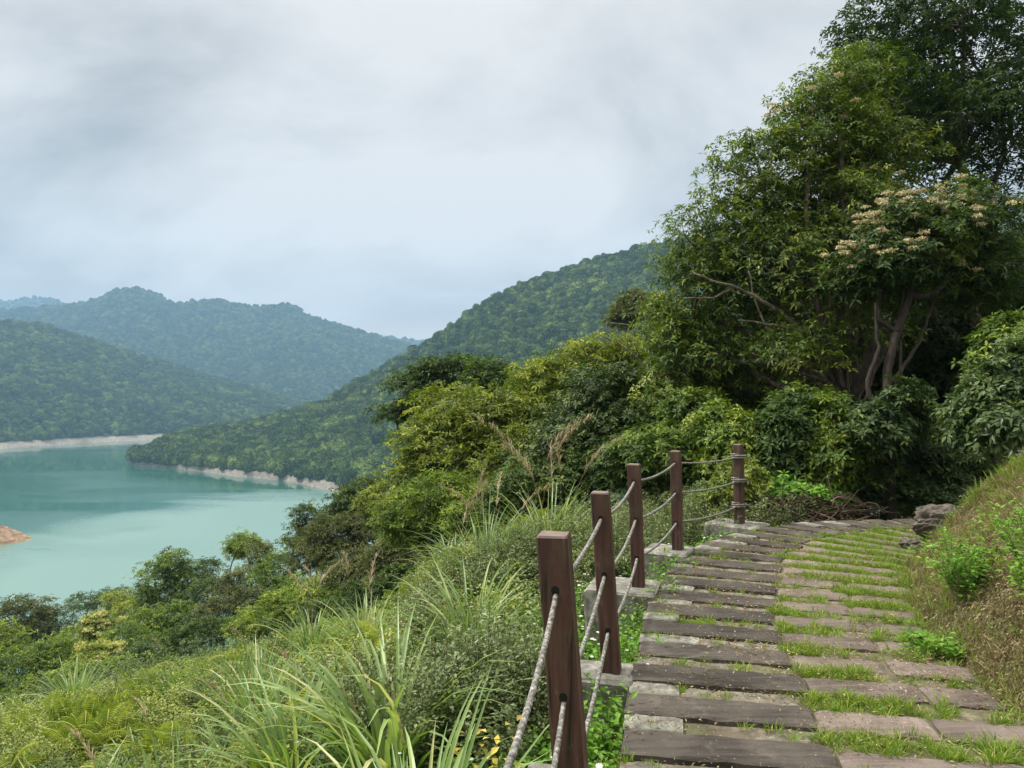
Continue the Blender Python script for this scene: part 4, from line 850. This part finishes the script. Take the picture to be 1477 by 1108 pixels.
for (lab, ells, lm, d, sd) in LOW:
    k = d / 40; area = sum(e_[3] * e_[4] for e_ in ells)
    fl = (M['blossom_yellow'], .32, .24, .12, [0]) if sd in (64, 65) else None
    lm = {'leaf_mid': 'leaf_bright', 'leaf_dark': 'leaf_mid'}.get(lm, lm)
    build_tree('woodland_tree', lab, 'tree', ells, int(np.clip(area / 14, 70, 330)), 8, 6, .22 * k ** .6, .42, M[lm], B_D if 'dark' in lm else B_P, .10 * k ** .5 + .04, sd, padr=.62 * k ** .8, flat=.35, nbr=40, hi=d < 36, flower=fl, tone=.13)

# ------------------------------------------------------------------ boulder and brushwood at the bend
def boulder(name, loc, R3, seed, m_, label):
    import bmesh
    bm = bmesh.new(); bmesh.ops.create_icosphere(bm, subdivisions=5, radius=1.0)
    V_ = np.array([v.co[:] for v in bm.verts]); T_ = np.array([[v.index for v in f.verts] for f in bm.faces]); bm.free()
    r = np.random.default_rng(seed)
    for _ in range(11):                                 # flat chipped faces
        n = rdir(1, r)[0]; dcut = .62 + .3 * r.random(); k = V_ @ n; V_ = V_ - n * np.maximum(k - dcut, 0)[:, None] * .9
    f = fbm(V_[:, 0] * 3 + seed, V_[:, 1] * 3 + V_[:, 2] * 4, 5) * .55 + fbm(V_[:, 2] * 11, V_[:, 0] * 6 + V_[:, 1] * 4, 4) * .22
    V_ = V_ * (1 + f)[:, None] * np.array(R3)
    return tag(link(name, make_mesh(name, V_, [T_], m_), loc=loc), label, 'rock')
M['rock'] = surf('rock', lambda t, c: ramp(t, noise(t, 6, 9, .75, scaled(t, c.outputs['Object'], (1, 1, 2))), [(.3, (.05, .043, .035)), (.5, (.15, .13, .105)), (.66, (.27, .24, .20)), (.8, (.42, .39, .34))]), .95, lambda t, c: noise(t, 14, 9, .75, c.outputs['Object']), .9, .05)
boulder('boulder', (4.70, 8.02, .16), (.30, .24, .24), 5, M['rock'], 'rough grey brown boulder at the foot of the bank, at the path bend')
boulder('boulder', (4.18, 7.62, .03), (.13, .10, .09), 8, M['rock'], 'small brown stone on the path edge in front of the boulder')
br = Bag(); r = np.random.default_rng(77)
for k in range(85):
    a = np.array([3.2 + 1.5 * r.random(), 9.65 + .55 * r.random(), -.12 + .24 * r.random()]); d = unit(np.array([[r.normal(), r.normal() * .4, r.normal() * .28]]))[0]
    tube(br, curve_pts(a - d * .4, a + d * (.2 + .4 * r.random()), 6, .3, 0, r=r), np.linspace(.010 + .006 * r.random(), .003, 6), 5, rnd=r.random())
M['dead_wood'] = foliage('dead_wood', [(0, (.022, .014, .009)), (.5, (.065, .042, .027)), (1, (.20, .15, .11))], rough=.9, trans=0)
tag(link('brushwood', br.mesh('brushwood', M['dead_wood'], True)), 'heap of dead reddish brown branches beside the path bend', 'brushwood')

# ------------------------------------------------------------------ plant prototypes for the ground cover
def proto(name, bag_mats):
    """bag_mats: list of (Bag, material) joined into one source mesh"""
    Vs, fs, at_, mi, n = [], [], [], [], 0
    tris, quads = [], []; mt, mq = [], []
    for k, (b, m_) in enumerate(bag_mats):
        if not b.n: continue
        Vs.append(np.concatenate(b.V)); at_.append(np.concatenate(b.A))
        if b.T: x = np.concatenate(b.T) + n; tris.append(x); mt.append(np.full(len(x), k))
        if b.Q: x = np.concatenate(b.Q) + n; quads.append(x); mq.append(np.full(len(x), k))
        n += b.n
    F_ = ([np.concatenate(tris)] if tris else []) + ([np.concatenate(quads)] if quads else []); mi = np.concatenate(mt + mq)
    return bpy.data.objects.new(name, make_mesh(name, np.concatenate(Vs), F_, [m_ for _, m_ in bag_mats], {'rnd': np.concatenate(at_)}, midx=mi))
def grass_clump(bag, n, L, W, spread, r, lean=(.05, .55), curl=(.5, 1.9), K=7, dry=.06, c=(0, 0, 0)):
    a = r.random(n) * 6.28; rad = spread * np.sqrt(r.random(n))
    p = np.stack([np.cos(a) * rad, np.sin(a) * rad, 0 * rad], -1) + c
    az = a + r.normal(size=n) * .6
    rn = np.clip(.5 + .17 * r.normal(size=n), 0, .95); rn[r.random(n) < dry] = 1.0
    blades(bag, p, az, lean[0] + (lean[1] - lean[0]) * r.random(n), L * (.5 + .6 * r.random(n)), W * (.7 + .6 * r.random(n)), rn, K, curl[0] + (curl[1] - curl[0]) * r.random(n))
def plume_stalk(bs, bp, p, h, r, nod=None):
    az = r.random() * 6.28 if nod is None else nod; ln = .05 + .15 * r.random()
    t = np.linspace(0, 1, 10); c = np.stack([np.cos(az) * (ln * t + .25 * t ** 4) * h, np.sin(az) * (ln * t + .25 * t ** 4) * h, h * (t - .12 * t ** 5)], -1) + p
    tube(bs, c, np.linspace(.0035, .0015, 10), 4, rnd=.6)
    tt = .68 + .32 * r.random(46); q = np.stack([np.interp(tt, t, c[:, k]) for k in range(3)], -1)
    blades(bp, q, az + r.normal(size=46) * .8, .15 + .3 * r.random(46), (.09 + .08 * r.random(46)) * h / 1.6 * (1.35 - tt) * 1.6, .006, np.clip(.5 + .25 * r.normal(size=46), 0, 1), 4, 1.5)
def make_grass(seed, n=100, L=1.15, W=.02, spread=.16, plumes=0, **k):
    r = np.random.default_rng(seed); b = Bag(); d = Bag(); s_ = Bag(); p = Bag()
    grass_clump(b, n, L, W, spread, r, **k); grass_clump(d, n // 6, L * .8, W * .7, spread * 1.2, r, lean=(.3, 1.1))
    for _ in range(plumes): plume_stalk(s_, p, np.array([r.normal() * spread, r.normal() * spread, 0]), L * (1.2 + .45 * r.random()), r)
    return [(b, M['grass_blade']), (d, M['grass_dry']), (s_, M['grass_dry']), (p, M['plume'])]
def make_fern(seed, nf=9, L=.55):
    r = np.random.default_rng(seed); b = Bag()
    for f in range(nf):
        az = r.random() * 6.28; le = L * (.6 + .5 * r.random()); ln = .35 + .55 * r.random(); tone = np.clip(.45 + .22 * r.normal(), 0, 1); h0 = .08 + .22 * r.random()
        t = np.linspace(0, 1, 19); ang = ln + 1.15 * t ** 1.3; x = np.cumsum(np.sin(ang)) * le / 19; z = np.cumsum(np.cos(ang)) * le / 19 + h0
        c = np.stack([np.cos(az) * x, np.sin(az) * x, z], -1) + [r.normal() * .08, r.normal() * .08, 0]
        side = np.array([-math.sin(az), math.cos(az), 0])
        w = np.sin(np.pi * np.clip(t * .86 + .14, 0, 1)) ** .8 * le * .30
        tan = unit(np.gradient(c, axis=0)); nr = np.cross(tan, side)
        for sg in (-1, 1):
            d = unit(side * sg + tan * .45 - np.array([0, 0, .12]))
            leaves(b, c[1:], d[1:], nr[1:] * np.sign(nr[1:, 2:3] + 1e-6), w[1:], np.maximum(w[1:] * .10, .004), np.clip(tone + r.normal(size=18) * .06, 0, 1), .18, False)
        tube(b, np.vstack([[c[0][0] * .3, c[0][1] * .3, 0], c]), .003, 3, rnd=.9)
    return [(b, M['fern'])]
def make_leafy(seed, nst, H, spread, L, W, m_, nl=14, flowers=None, nf=0, twig=True, droop=.2, hi=True, top=.25):
    r = np.random.default_rng(seed); b = Bag(); tw = Bag(); fb = Bag()
    for k in range(nst):
        az = r.random() * 6.28; h = H * (.55 + .6 * r.random()); s_ = spread * r.random() ** .5
        a = np.array([math.cos(az) * s_ * .35, math.sin(az) * s_ * .35, 0]); e_ = np.array([math.cos(az) * s_, math.sin(az) * s_, h])
        c = curve_pts(a, e_, 8, .18, .05, r=r)
        if twig: tube(tw, c, np.linspace(.0035, .0012, 8) * (H / .6), 3)
        t = np.clip(top + (1 - top) * r.random(nl), 0, 1) * 7; i = np.minimum(t.astype(int), 6); f = (t - i)[:, None]; p = c[i] * (1 - f) + c[i + 1] * f
        tone = np.clip(.45 + .2 * r.normal(), 0, 1)
        d = rdir(nl, r); d[:, 2] = np.abs(d[:, 2]) * .6
        p = p + d * L * .9 * r.random(nl)[:, None]
        leaves(b, p, d, np.array([0, 0, 1.0]) + rdir(nl, r) * .5, L * (.6 + .7 * r.random(nl)), L * W * (.7 + .5 * r.random(nl)), np.clip(tone + r.normal(size=nl) * .12, 0, 1), droop, hi)
        if flowers and k < nf:
            m2 = 9; th_ = np.arange(m2) * 6.28 / m2; tube(tw, np.array([e_, e_ + [0, 0, L * 1.2]]), .0015, 3)
            leaves(fb, np.tile(e_ + [0, 0, L * 1.2], (m2, 1)), np.stack([np.cos(th_), np.sin(th_), 0 * th_ + .25], -1), np.tile([0, 0, 1.0], (m2, 1)), .014, .011, r.random(m2), .05, False)
    return [(b, m_), (tw, M['twig'])] + ([(fb, flowers)] if flowers else [])
def make_tuft(seed, n, L, W, m_, spread=.05, lean=(.1, 1.0), curl=(.3, 1.4)):
    r = np.random.default_rng(seed); b = Bag(); grass_clump(b, n, L, W, spread, r, lean=lean, curl=curl, K=4, dry=.08); return [(b, m_)]
def inst(name, n, s0, s1, r, tilt=.12):
    sc_ = s0 + (s1 - s0) * r.random(n); return np.stack([r.normal(size=n) * tilt, r.normal(size=n) * tilt, r.random(n) * 6.28], -1), np.stack([sc_, sc_, sc_ * (.85 + .35 * r.random(n))], -1)

FERNS = [proto('fern_source', make_fern(200 + k, 13, .36)) for k in range(4)]
GRS = [proto('grass_source', make_grass(210 + k, 70, 1.0, .024, .14, plumes=[0, 0, 1, 0][k])) for k in range(4)]
SHG = [proto('shrub_source', make_leafy(220 + k, 40, .75, .42, .042, .46, M['shrub_grey'], 46, top=.1)) for k in range(3)]
SHD = [proto('shrub_source', make_leafy(230 + k, 34, .45, .42, .05, .45, M['shrub_dark'], 34, M['petal_pink'] if k == 0 else None, 3)) for k in range(3)]
SHM = [proto('shrub_source', make_leafy(235 + k, 36, .42, .40, .045, .42, M['leaf_bright'], 34, top=.1)) for k in range(2)]
SHY = [proto('shrub_source', make_leafy(238 + k, 46, .36, .34, .030, .5, M['scrub_yellow'], 36, top=.15)) for k in range(3)]
HRB = [proto('herb_source', make_leafy(240 + k, 26, .20, .20, .036, .62, M['herb'], 9, M['petal_white'] if k % 2 else None, 2, hi=True, droop=.15)) for k in range(4)]
TUF = [proto('tuft_source', make_tuft(250 + k, 34, .085, .0055, M['grass_short'])) for k in range(3)]
TUD = [proto('tuft_source', make_tuft(260 + k, 40, .20, .005, M['grass_dry'], .08)) for k in range(2)]
TUB = [proto('tuft_source', make_tuft(265 + k, 40, .22, .007, M['grass_short'], .08)) for k in range(2)]
LIT = []
for k in range(2):
    r = np.random.default_rng(270 + k); b = Bag(); n = 40; p = np.stack([r.normal(size=n) * .12, r.normal(size=n) * .12, .004 + .02 * r.random(n)], -1); d = rdir(n, r); d[:, 2] *= .2
    leaves(b, p, d, np.array([0, 0, 1.0]) + rdir(n, r) * .5, .015 + .022 * r.random(n), .008, r.random(n), .0, True); LIT.append(proto('litter_source', [(b, M['grass_dry'])]))

# ------------------------------------------------------------------ ground cover on the slope left of the railing
def slope_points(n, x0, x1, y0, y1, r, s0=.05, s1=99):
    X = x0 + (x1 - x0) * r.random(n); Y = y0 + (y1 - y0) * r.random(n); s_ = sdist(X, Y, PLc); k = (s_ > s0) & (s_ < s1); return X[k], Y[k], s_[k]
r = np.random.default_rng(500)
# in view wedge only
def wedge(X, Y, pad=1.0): return (X > -.78 * Y - pad) & (Y > .7)
def cover(name, kinds, n, box, fn, s0, s1, label, seed, tilt=.12, smin=.05, smax=99, sink=.04):
    r = np.random.default_rng(seed); X, Y, s_ = slope_points(n, *box, r, smin, smax); k = wedge(X, Y) & (r.random(len(X)) < fn(X, Y, s_))
    for (ex, ey, er) in EXC: k &= np.hypot(X - ex, Y - ey) > er * (1 if 'herbs' not in name else .5)
    X, Y = X[k], Y[k]
    rot, sc_ = inst(name, len(X), s0, s1, r, tilt); P = np.stack([X, Y, terrain(X, Y) - sink], -1)
    return scatter(name, kinds, P, rot, sc_, r.integers(0, len(kinds), len(X)), label)
EXC = [(-1.5, 4.9, .4), (-.35, 6.15, .4), (-.55, 2.95, .42), (-.5, 2.5, .4), (-.95, 4.45, .40), (-.8, 3.9, .35), (-.92, 2.2, .4), (-2.45, 7.0, .5), (-7.4, 12.2, .7), (-2.9, 10.4, .4), (-1.7, 8.4, .4), (-.12, 3.65, .2)]
def patch(X, Y, f, sd, lo, hi): return np.clip((fbm(X * f + sd, Y * f - sd, 3) - lo) / (hi - lo), 0, 1)
near = lambda Y: np.clip(1.35 - Y / 26, .25, 1)
cover('ground_ferns', FERNS, 9000, (-16, 3, 1.2, 24), lambda X, Y, s: (.14 * near(Y) + .75 * patch(X, Y, .55, 3, -.02, .16) * near(Y)) * np.clip((s - 1.5) / .8, 0, 1), .7, 1.4, 'yellow green ferns spreading over the slope', 501)
cover('slope_shrubs', SHD, 5200, (-16, 4, 1.4, 26), lambda X, Y, s: .45 * patch(X, Y, .5, 11, -.03, .12) * np.clip((s - .9) / .8, .0, 1) * near(Y), .6, 1.3, 'low dark leafy scrub among the ferns', 502)
cover('slope_scrub', SHM, 3600, (-16, 4, 1.6, 28), lambda X, Y, s: .7 * patch(X, Y, .6, 31, -.04, .14) * np.clip((s - 1.0) / .8, .0, 1), .6, 1.25, 'mid green leafy scrub among the ferns', 503)
cover('yellow_scrub', SHY, 8000, (-17, 4, 1.3, 27), lambda X, Y, s: (.30 + .6 * patch(X, Y, .8, 51, -.05, .12)) * np.clip((s - 1.1) / .8, .0, 1), .7, 1.5, 'fine leaved yellow green scrub covering the slope', 509)
cover('grey_scrub', SHG, 2000, (-.9, 4.2, 4.4, 12), lambda X, Y, s: .9 * np.clip((s - .45) / .5, 0, 1) * np.clip((3.6 - s) / 1.2, 0, 1) * (.15 + .85 * patch(X, Y, .7, 5, -.06, .08)), .6, 1.1, 'grey green small leaved scrub behind the railing', 504)
cover('green_herbs', HRB, 11000, (-2.2, 3.2, 1.0, 9.5), lambda X, Y, s: np.clip((2.2 - s) / .8, 0, 1) * (.75 + .25 * patch(X, Y, 1.2, 8, -.1, .1)) * np.clip(.35 + s / .5, 0, 1), .7, 1.4, 'bright green herbs with small white flowers below the railing', 505, smin=.03)
cover('slope_grass', GRS, 400, (-12, 4, 3.2, 22), lambda X, Y, s: (.25 + .75 * patch(X, Y, .35, 21, -.02, .10)) * np.clip((s - .9) / 1.0, 0, 1) * np.clip((9 - s) / 3, .12, 1), .65, 1.1, 'tall arching silver grass growing all over the slope', 506)
cover('dry_grass', TUD, 3500, (-14, 3, 2.5, 24), lambda X, Y, s: .6 * patch(X, Y, .4, 21, 0, .12) * np.clip((s - .8), 0, 1), 1.6, 3.2, 'dry straw coloured grass between the clumps', 507)

cover('undergrowth', SHM + SHD, 7000, (-45, 1, 8, 55), lambda X, Y, s: .8 * np.clip((s - 16) / 3, 0, 1), 1.8, 2.8, 'dense bushy undergrowth below the lower wood', 510, smax=40)
# ------------------------------------------------------------------ clumps of silver grass one can tell apart, and other single plants
def clump(label, px, py, seed, L, W, n=120, plumes=0, lift=.0, pos=None, group='silver grass clumps', **k):
    g = ground_hit(px, py, lift) if pos is None else np.array([*pos, tz(*pos)])
    root = tag(empty('silver_grass', tuple(g)), label, 'grass clump', group)
    parts = make_grass(seed, n, L, W, .13, plumes, **k)
    f = Bag(); 
    link('leaf_blades', parts[0][0].mesh('leaf_blades', parts[0][1]), root)
    link('dry_blades', parts[1][0].mesh('dry_blades', parts[1][1]), root)
    if plumes:
        link('stalk', parts[2][0].mesh('stalk', parts[2][1]), root); link('plume', parts[3][0].mesh('plume', parts[3][1]), root)
    return root
clump('large arching silver grass clump at the bottom, nearest left of the first post', 0, 0, 601, 1.12, .028, 130, pos=(-.43, 3.1))
clump('silver grass clump with broad drooping blades, directly behind the nearest large clump', 0, 0, 602, 1.35, .036, 110, pos=(-.76, 4.6), curl=(.8, 2.2))
clump('sparse long bladed silver grass rising from the bottom edge left of the large clump', 0, 0, 603, 1.15, .028, 46, pos=(-.92, 2.35), lean=(.05, .4), curl=(.3, 1.2))
clump('dark green dense grass clump in the middle of the fern slope', 0, 0, 604, 1.05, .022, 150, pos=(-2.55, 7.3))
clump('lone dark grass clump far left near the trees', 0, 0, 605, 1.15, .026, 150, pos=(-7.6, 12.6))
clump('tall grass clump with many beige plumes behind the second post', 0, 0, 606, 1.5, .022, 130, plumes=8, pos=(.5, 9.3))
clump('pale grass clump beside bent brown plumes, left of the first post', 0, 0, 607, 1.35, .024, 130, plumes=6, pos=(-.35, 9.0))
clump('grass clump in the gap between the third and fourth posts', 0, 0, 608, .95, .02, 110, pos=(1.15, 8.3))
clump('bright grass clump on the crest of the slope with short plumes', 0, 0, 609, 1.15, .02, 120, plumes=4, pos=(-2.9, 10.6))
clump('thin bladed grass clump right of the crest clump', 0, 0, 610, 1.1, .02, 110, plumes=2, pos=(-1.7, 8.6))
clump('wide silver grass clump left of the broad drooping clump, on the scrub edge', 0, 0, 611, 1.15, .026, 110, pos=(-1.55, 5.2))
clump('bright silver grass clump tucked behind the first post', 0, 0, 612, 1.1, .022, 100, pos=(-.35, 6.4))
g = np.array([-.12, 3.75]); rt = tag(empty('yellow_leaf_plant', (g[0], g[1], tz(*g))), 'small plant with a few yellow brown leaves among green herbs', 'plant')
pl = make_leafy(650, 9, .55, .20, .055, .60, M['leaf_gold'], 5, top=.7)
link('leaves', pl[0][0].mesh('leaves', M['leaf_gold']), rt); link('stem', pl[1][0].mesh('stem', M['twig']), rt)

# ------------------------------------------------------------------ grass on the path and on the bank
r = np.random.default_rng(800); P_ = []
for (ql, qr, i) in GAPS:
    a, b, c, d = [np.array(v) for v in qr]; n = 145
    x = r.random(n); y = -.05 + 1.1 * r.random(n); p = (a * (1 - x)[:, None] + b * x[:, None]) * (1 - y)[:, None] + (d * (1 - x)[:, None] + c * x[:, None]) * y[:, None]
    k = r.random(n) < .2 + .8 * patch(p[:, 0], p[:, 1], 1.7, 4, -.14, .04); P_.append(p[k])
    a, b, c, d = [np.array(v) for v in ql]; n = 60
    x = r.random(n); y = .1 + .8 * r.random(n); p = (a * (1 - x)[:, None] + b * x[:, None]) * (1 - y)[:, None] + (d * (1 - x)[:, None] + c * x[:, None]) * y[:, None]
    k = r.random(n) < .08 + .75 * patch(p[:, 0], p[:, 1], 2.2, 14, .0, .10); P_.append(p[k])
P_ = np.concatenate(P_); rot, sc_ = inst('', len(P_), .3, .85, r, .2)
scatter('path_grass', TUF, np.column_stack([P_, np.full(len(P_), -.008)]), rot, sc_, r.integers(0, 3, len(P_)), 'short green grass growing in the gaps between the sleepers')
P_ = []
for (ql, qr, i) in GAPS:
    for q, n in ((ql, 7), (qr, 5)):
        a, b, c, d = [np.array(v) for v in q]; x = r.random(n); y = r.random(n); P_.append((a * (1 - x)[:, None] + b * x[:, None]) * (1 - y)[:, None] + (d * (1 - x)[:, None] + c * x[:, None]) * y[:, None])
P_ = np.concatenate(P_); rot, sc_ = inst('', len(P_), .5, 1.0, r, .05)
P2 = np.array([lerp2(2 * KP + 5 + 70 * r.random(), r.random() ** .8) for _ in range(170)]); P3 = np.column_stack([np.concatenate([P_, P2]), np.concatenate([np.full(len(P_), .004), np.full(len(P2), .024)])])
rot, sc_ = inst('', len(P3), .5, 1.0, r, .04); P_ = P3
scatter('path_litter', LIT, P3, rot, sc_, r.integers(0, 2, len(P_)), 'dry leaf bits and straw scattered on the path')
def bank_pts(n, t0, t1, r, fn):
    X = 1.5 + 9 * r.random(n); Y = .8 + 8 * r.random(n); t = -sdist(X, Y, PRc); k = (t > t0) & (t < t1) & (X < .85 * Y + 1.2); X, Y, t = X[k], Y[k], t[k]; k = r.random(len(X)) < fn(X, Y, t); X, Y = X[k], Y[k]
    return np.stack([X, Y, terrain(X, Y) - .02], -1)
def bank(name, kinds, n, t0, t1, fn, s0, s1, label, seed, tilt=.25):
    r = np.random.default_rng(seed); P = bank_pts(n, t0, t1, r, fn); rot, sc_ = inst('', len(P), s0, s1, r, tilt)
    if 'litter' in name:                                # lies flat on the slope
        e_ = .12; nx = -(terrain(P[:, 0] + e_, P[:, 1]) - terrain(P[:, 0] - e_, P[:, 1])) / (2 * e_); ny = -(terrain(P[:, 0], P[:, 1] + e_) - terrain(P[:, 0], P[:, 1] - e_)) / (2 * e_); L_ = np.sqrt(nx ** 2 + ny ** 2 + 1)
        rot = np.stack([-np.arcsin(ny / L_), np.arctan2(nx / L_, 1 / L_), 0 * nx], -1); P[:, 2] += .022
    scatter(name, kinds, P, rot, sc_, r.integers(0, len(kinds), len(P)), label)
bank('bank_dry_grass', TUD, 32000, .0, 3.0, lambda X, Y, t: .45 + .5 * patch(X, Y, 1.0, 2, -.1, .1), .22, .62, 'dry brown grass matted on the bank', 821)
bank('bank_grass', TUB, 15000, -.08, 3.0, lambda X, Y, t: .12 + .6 * patch(X, Y, .9, 13, -.05, .12) + .3 * np.clip(1 - t / .3, 0, 1) + .22 * np.clip((t - 1.0) / .5, 0, 1), .3, .8, 'green grass growing on the bank', 822)
bank('bank_herbs', HRB[::2], 1500, .05, 2.6, lambda X, Y, t: .7 * patch(X, Y, 1.1, 41, .05, .13), .3, .7, 'small leafy weeds on the bank', 823)
bank('bank_litter', LIT, 14000, .0, 2.6, lambda X, Y, t: .9 + 0 * t, .7, 1.3, 'dead leaves lying on the bank', 824, .3)
WEED = [('bright leafy weed at the foot of the bank, beside the path', (3.1, 4.95), .6), ('leafy weed clump on the lower bank near the right edge', (3.15, 4.25), .75), ('leafy weed at the bottom of the bank where the picture ends', (3.02, 4.0), .55), ('small green weed on the path margin, between sleeper ends', (2.66, 4.55), .38)]
for k, (lab, (x, y), s_) in enumerate(WEED):
    rt = tag(empty('leafy_weed', (x, y, tz(x, y))), lab, 'plant', 'leafy weeds along the bank'); pl = make_leafy(840 + k, 50, .36 * s_ / .6, .32 * s_ / .6, .045, .45, M['herb'], 30, top=.1)
    link('leaves', pl[0][0].mesh('leaves', M['herb']), rt); link('stem', pl[1][0].mesh('stem', M['twig']), rt)

# ------------------------------------------------------------------ air
hz, t = mat('haze'); pv = nn_(t, 'ShaderNodeVolumePrincipled'); o = nn_(t, 'ShaderNodeOutputMaterial'); t.links.new(pv.outputs[0], o.inputs['Volume'])
pv.inputs['Color'].default_value = (.37, .61, .90, 1); pv.inputs['Density'].default_value = .00020; pv.inputs['Anisotropy'].default_value = .0
x0, x1, y0, y1, z0, z1 = -4400, 4400, -300, 4400, -63, 540
V_ = np.array([[x, y, z] for z in (z0, z1) for y in (y0, y1) for x in (x0, x1)], float)
tag(link('haze', make_mesh('haze', V_, [np.array([[0, 2, 3, 1], [4, 5, 7, 6], [0, 1, 5, 4], [2, 6, 7, 3], [0, 4, 6, 2], [1, 3, 7, 5]])], hz)), 'thin blue haze in the valley air', kind='stuff')
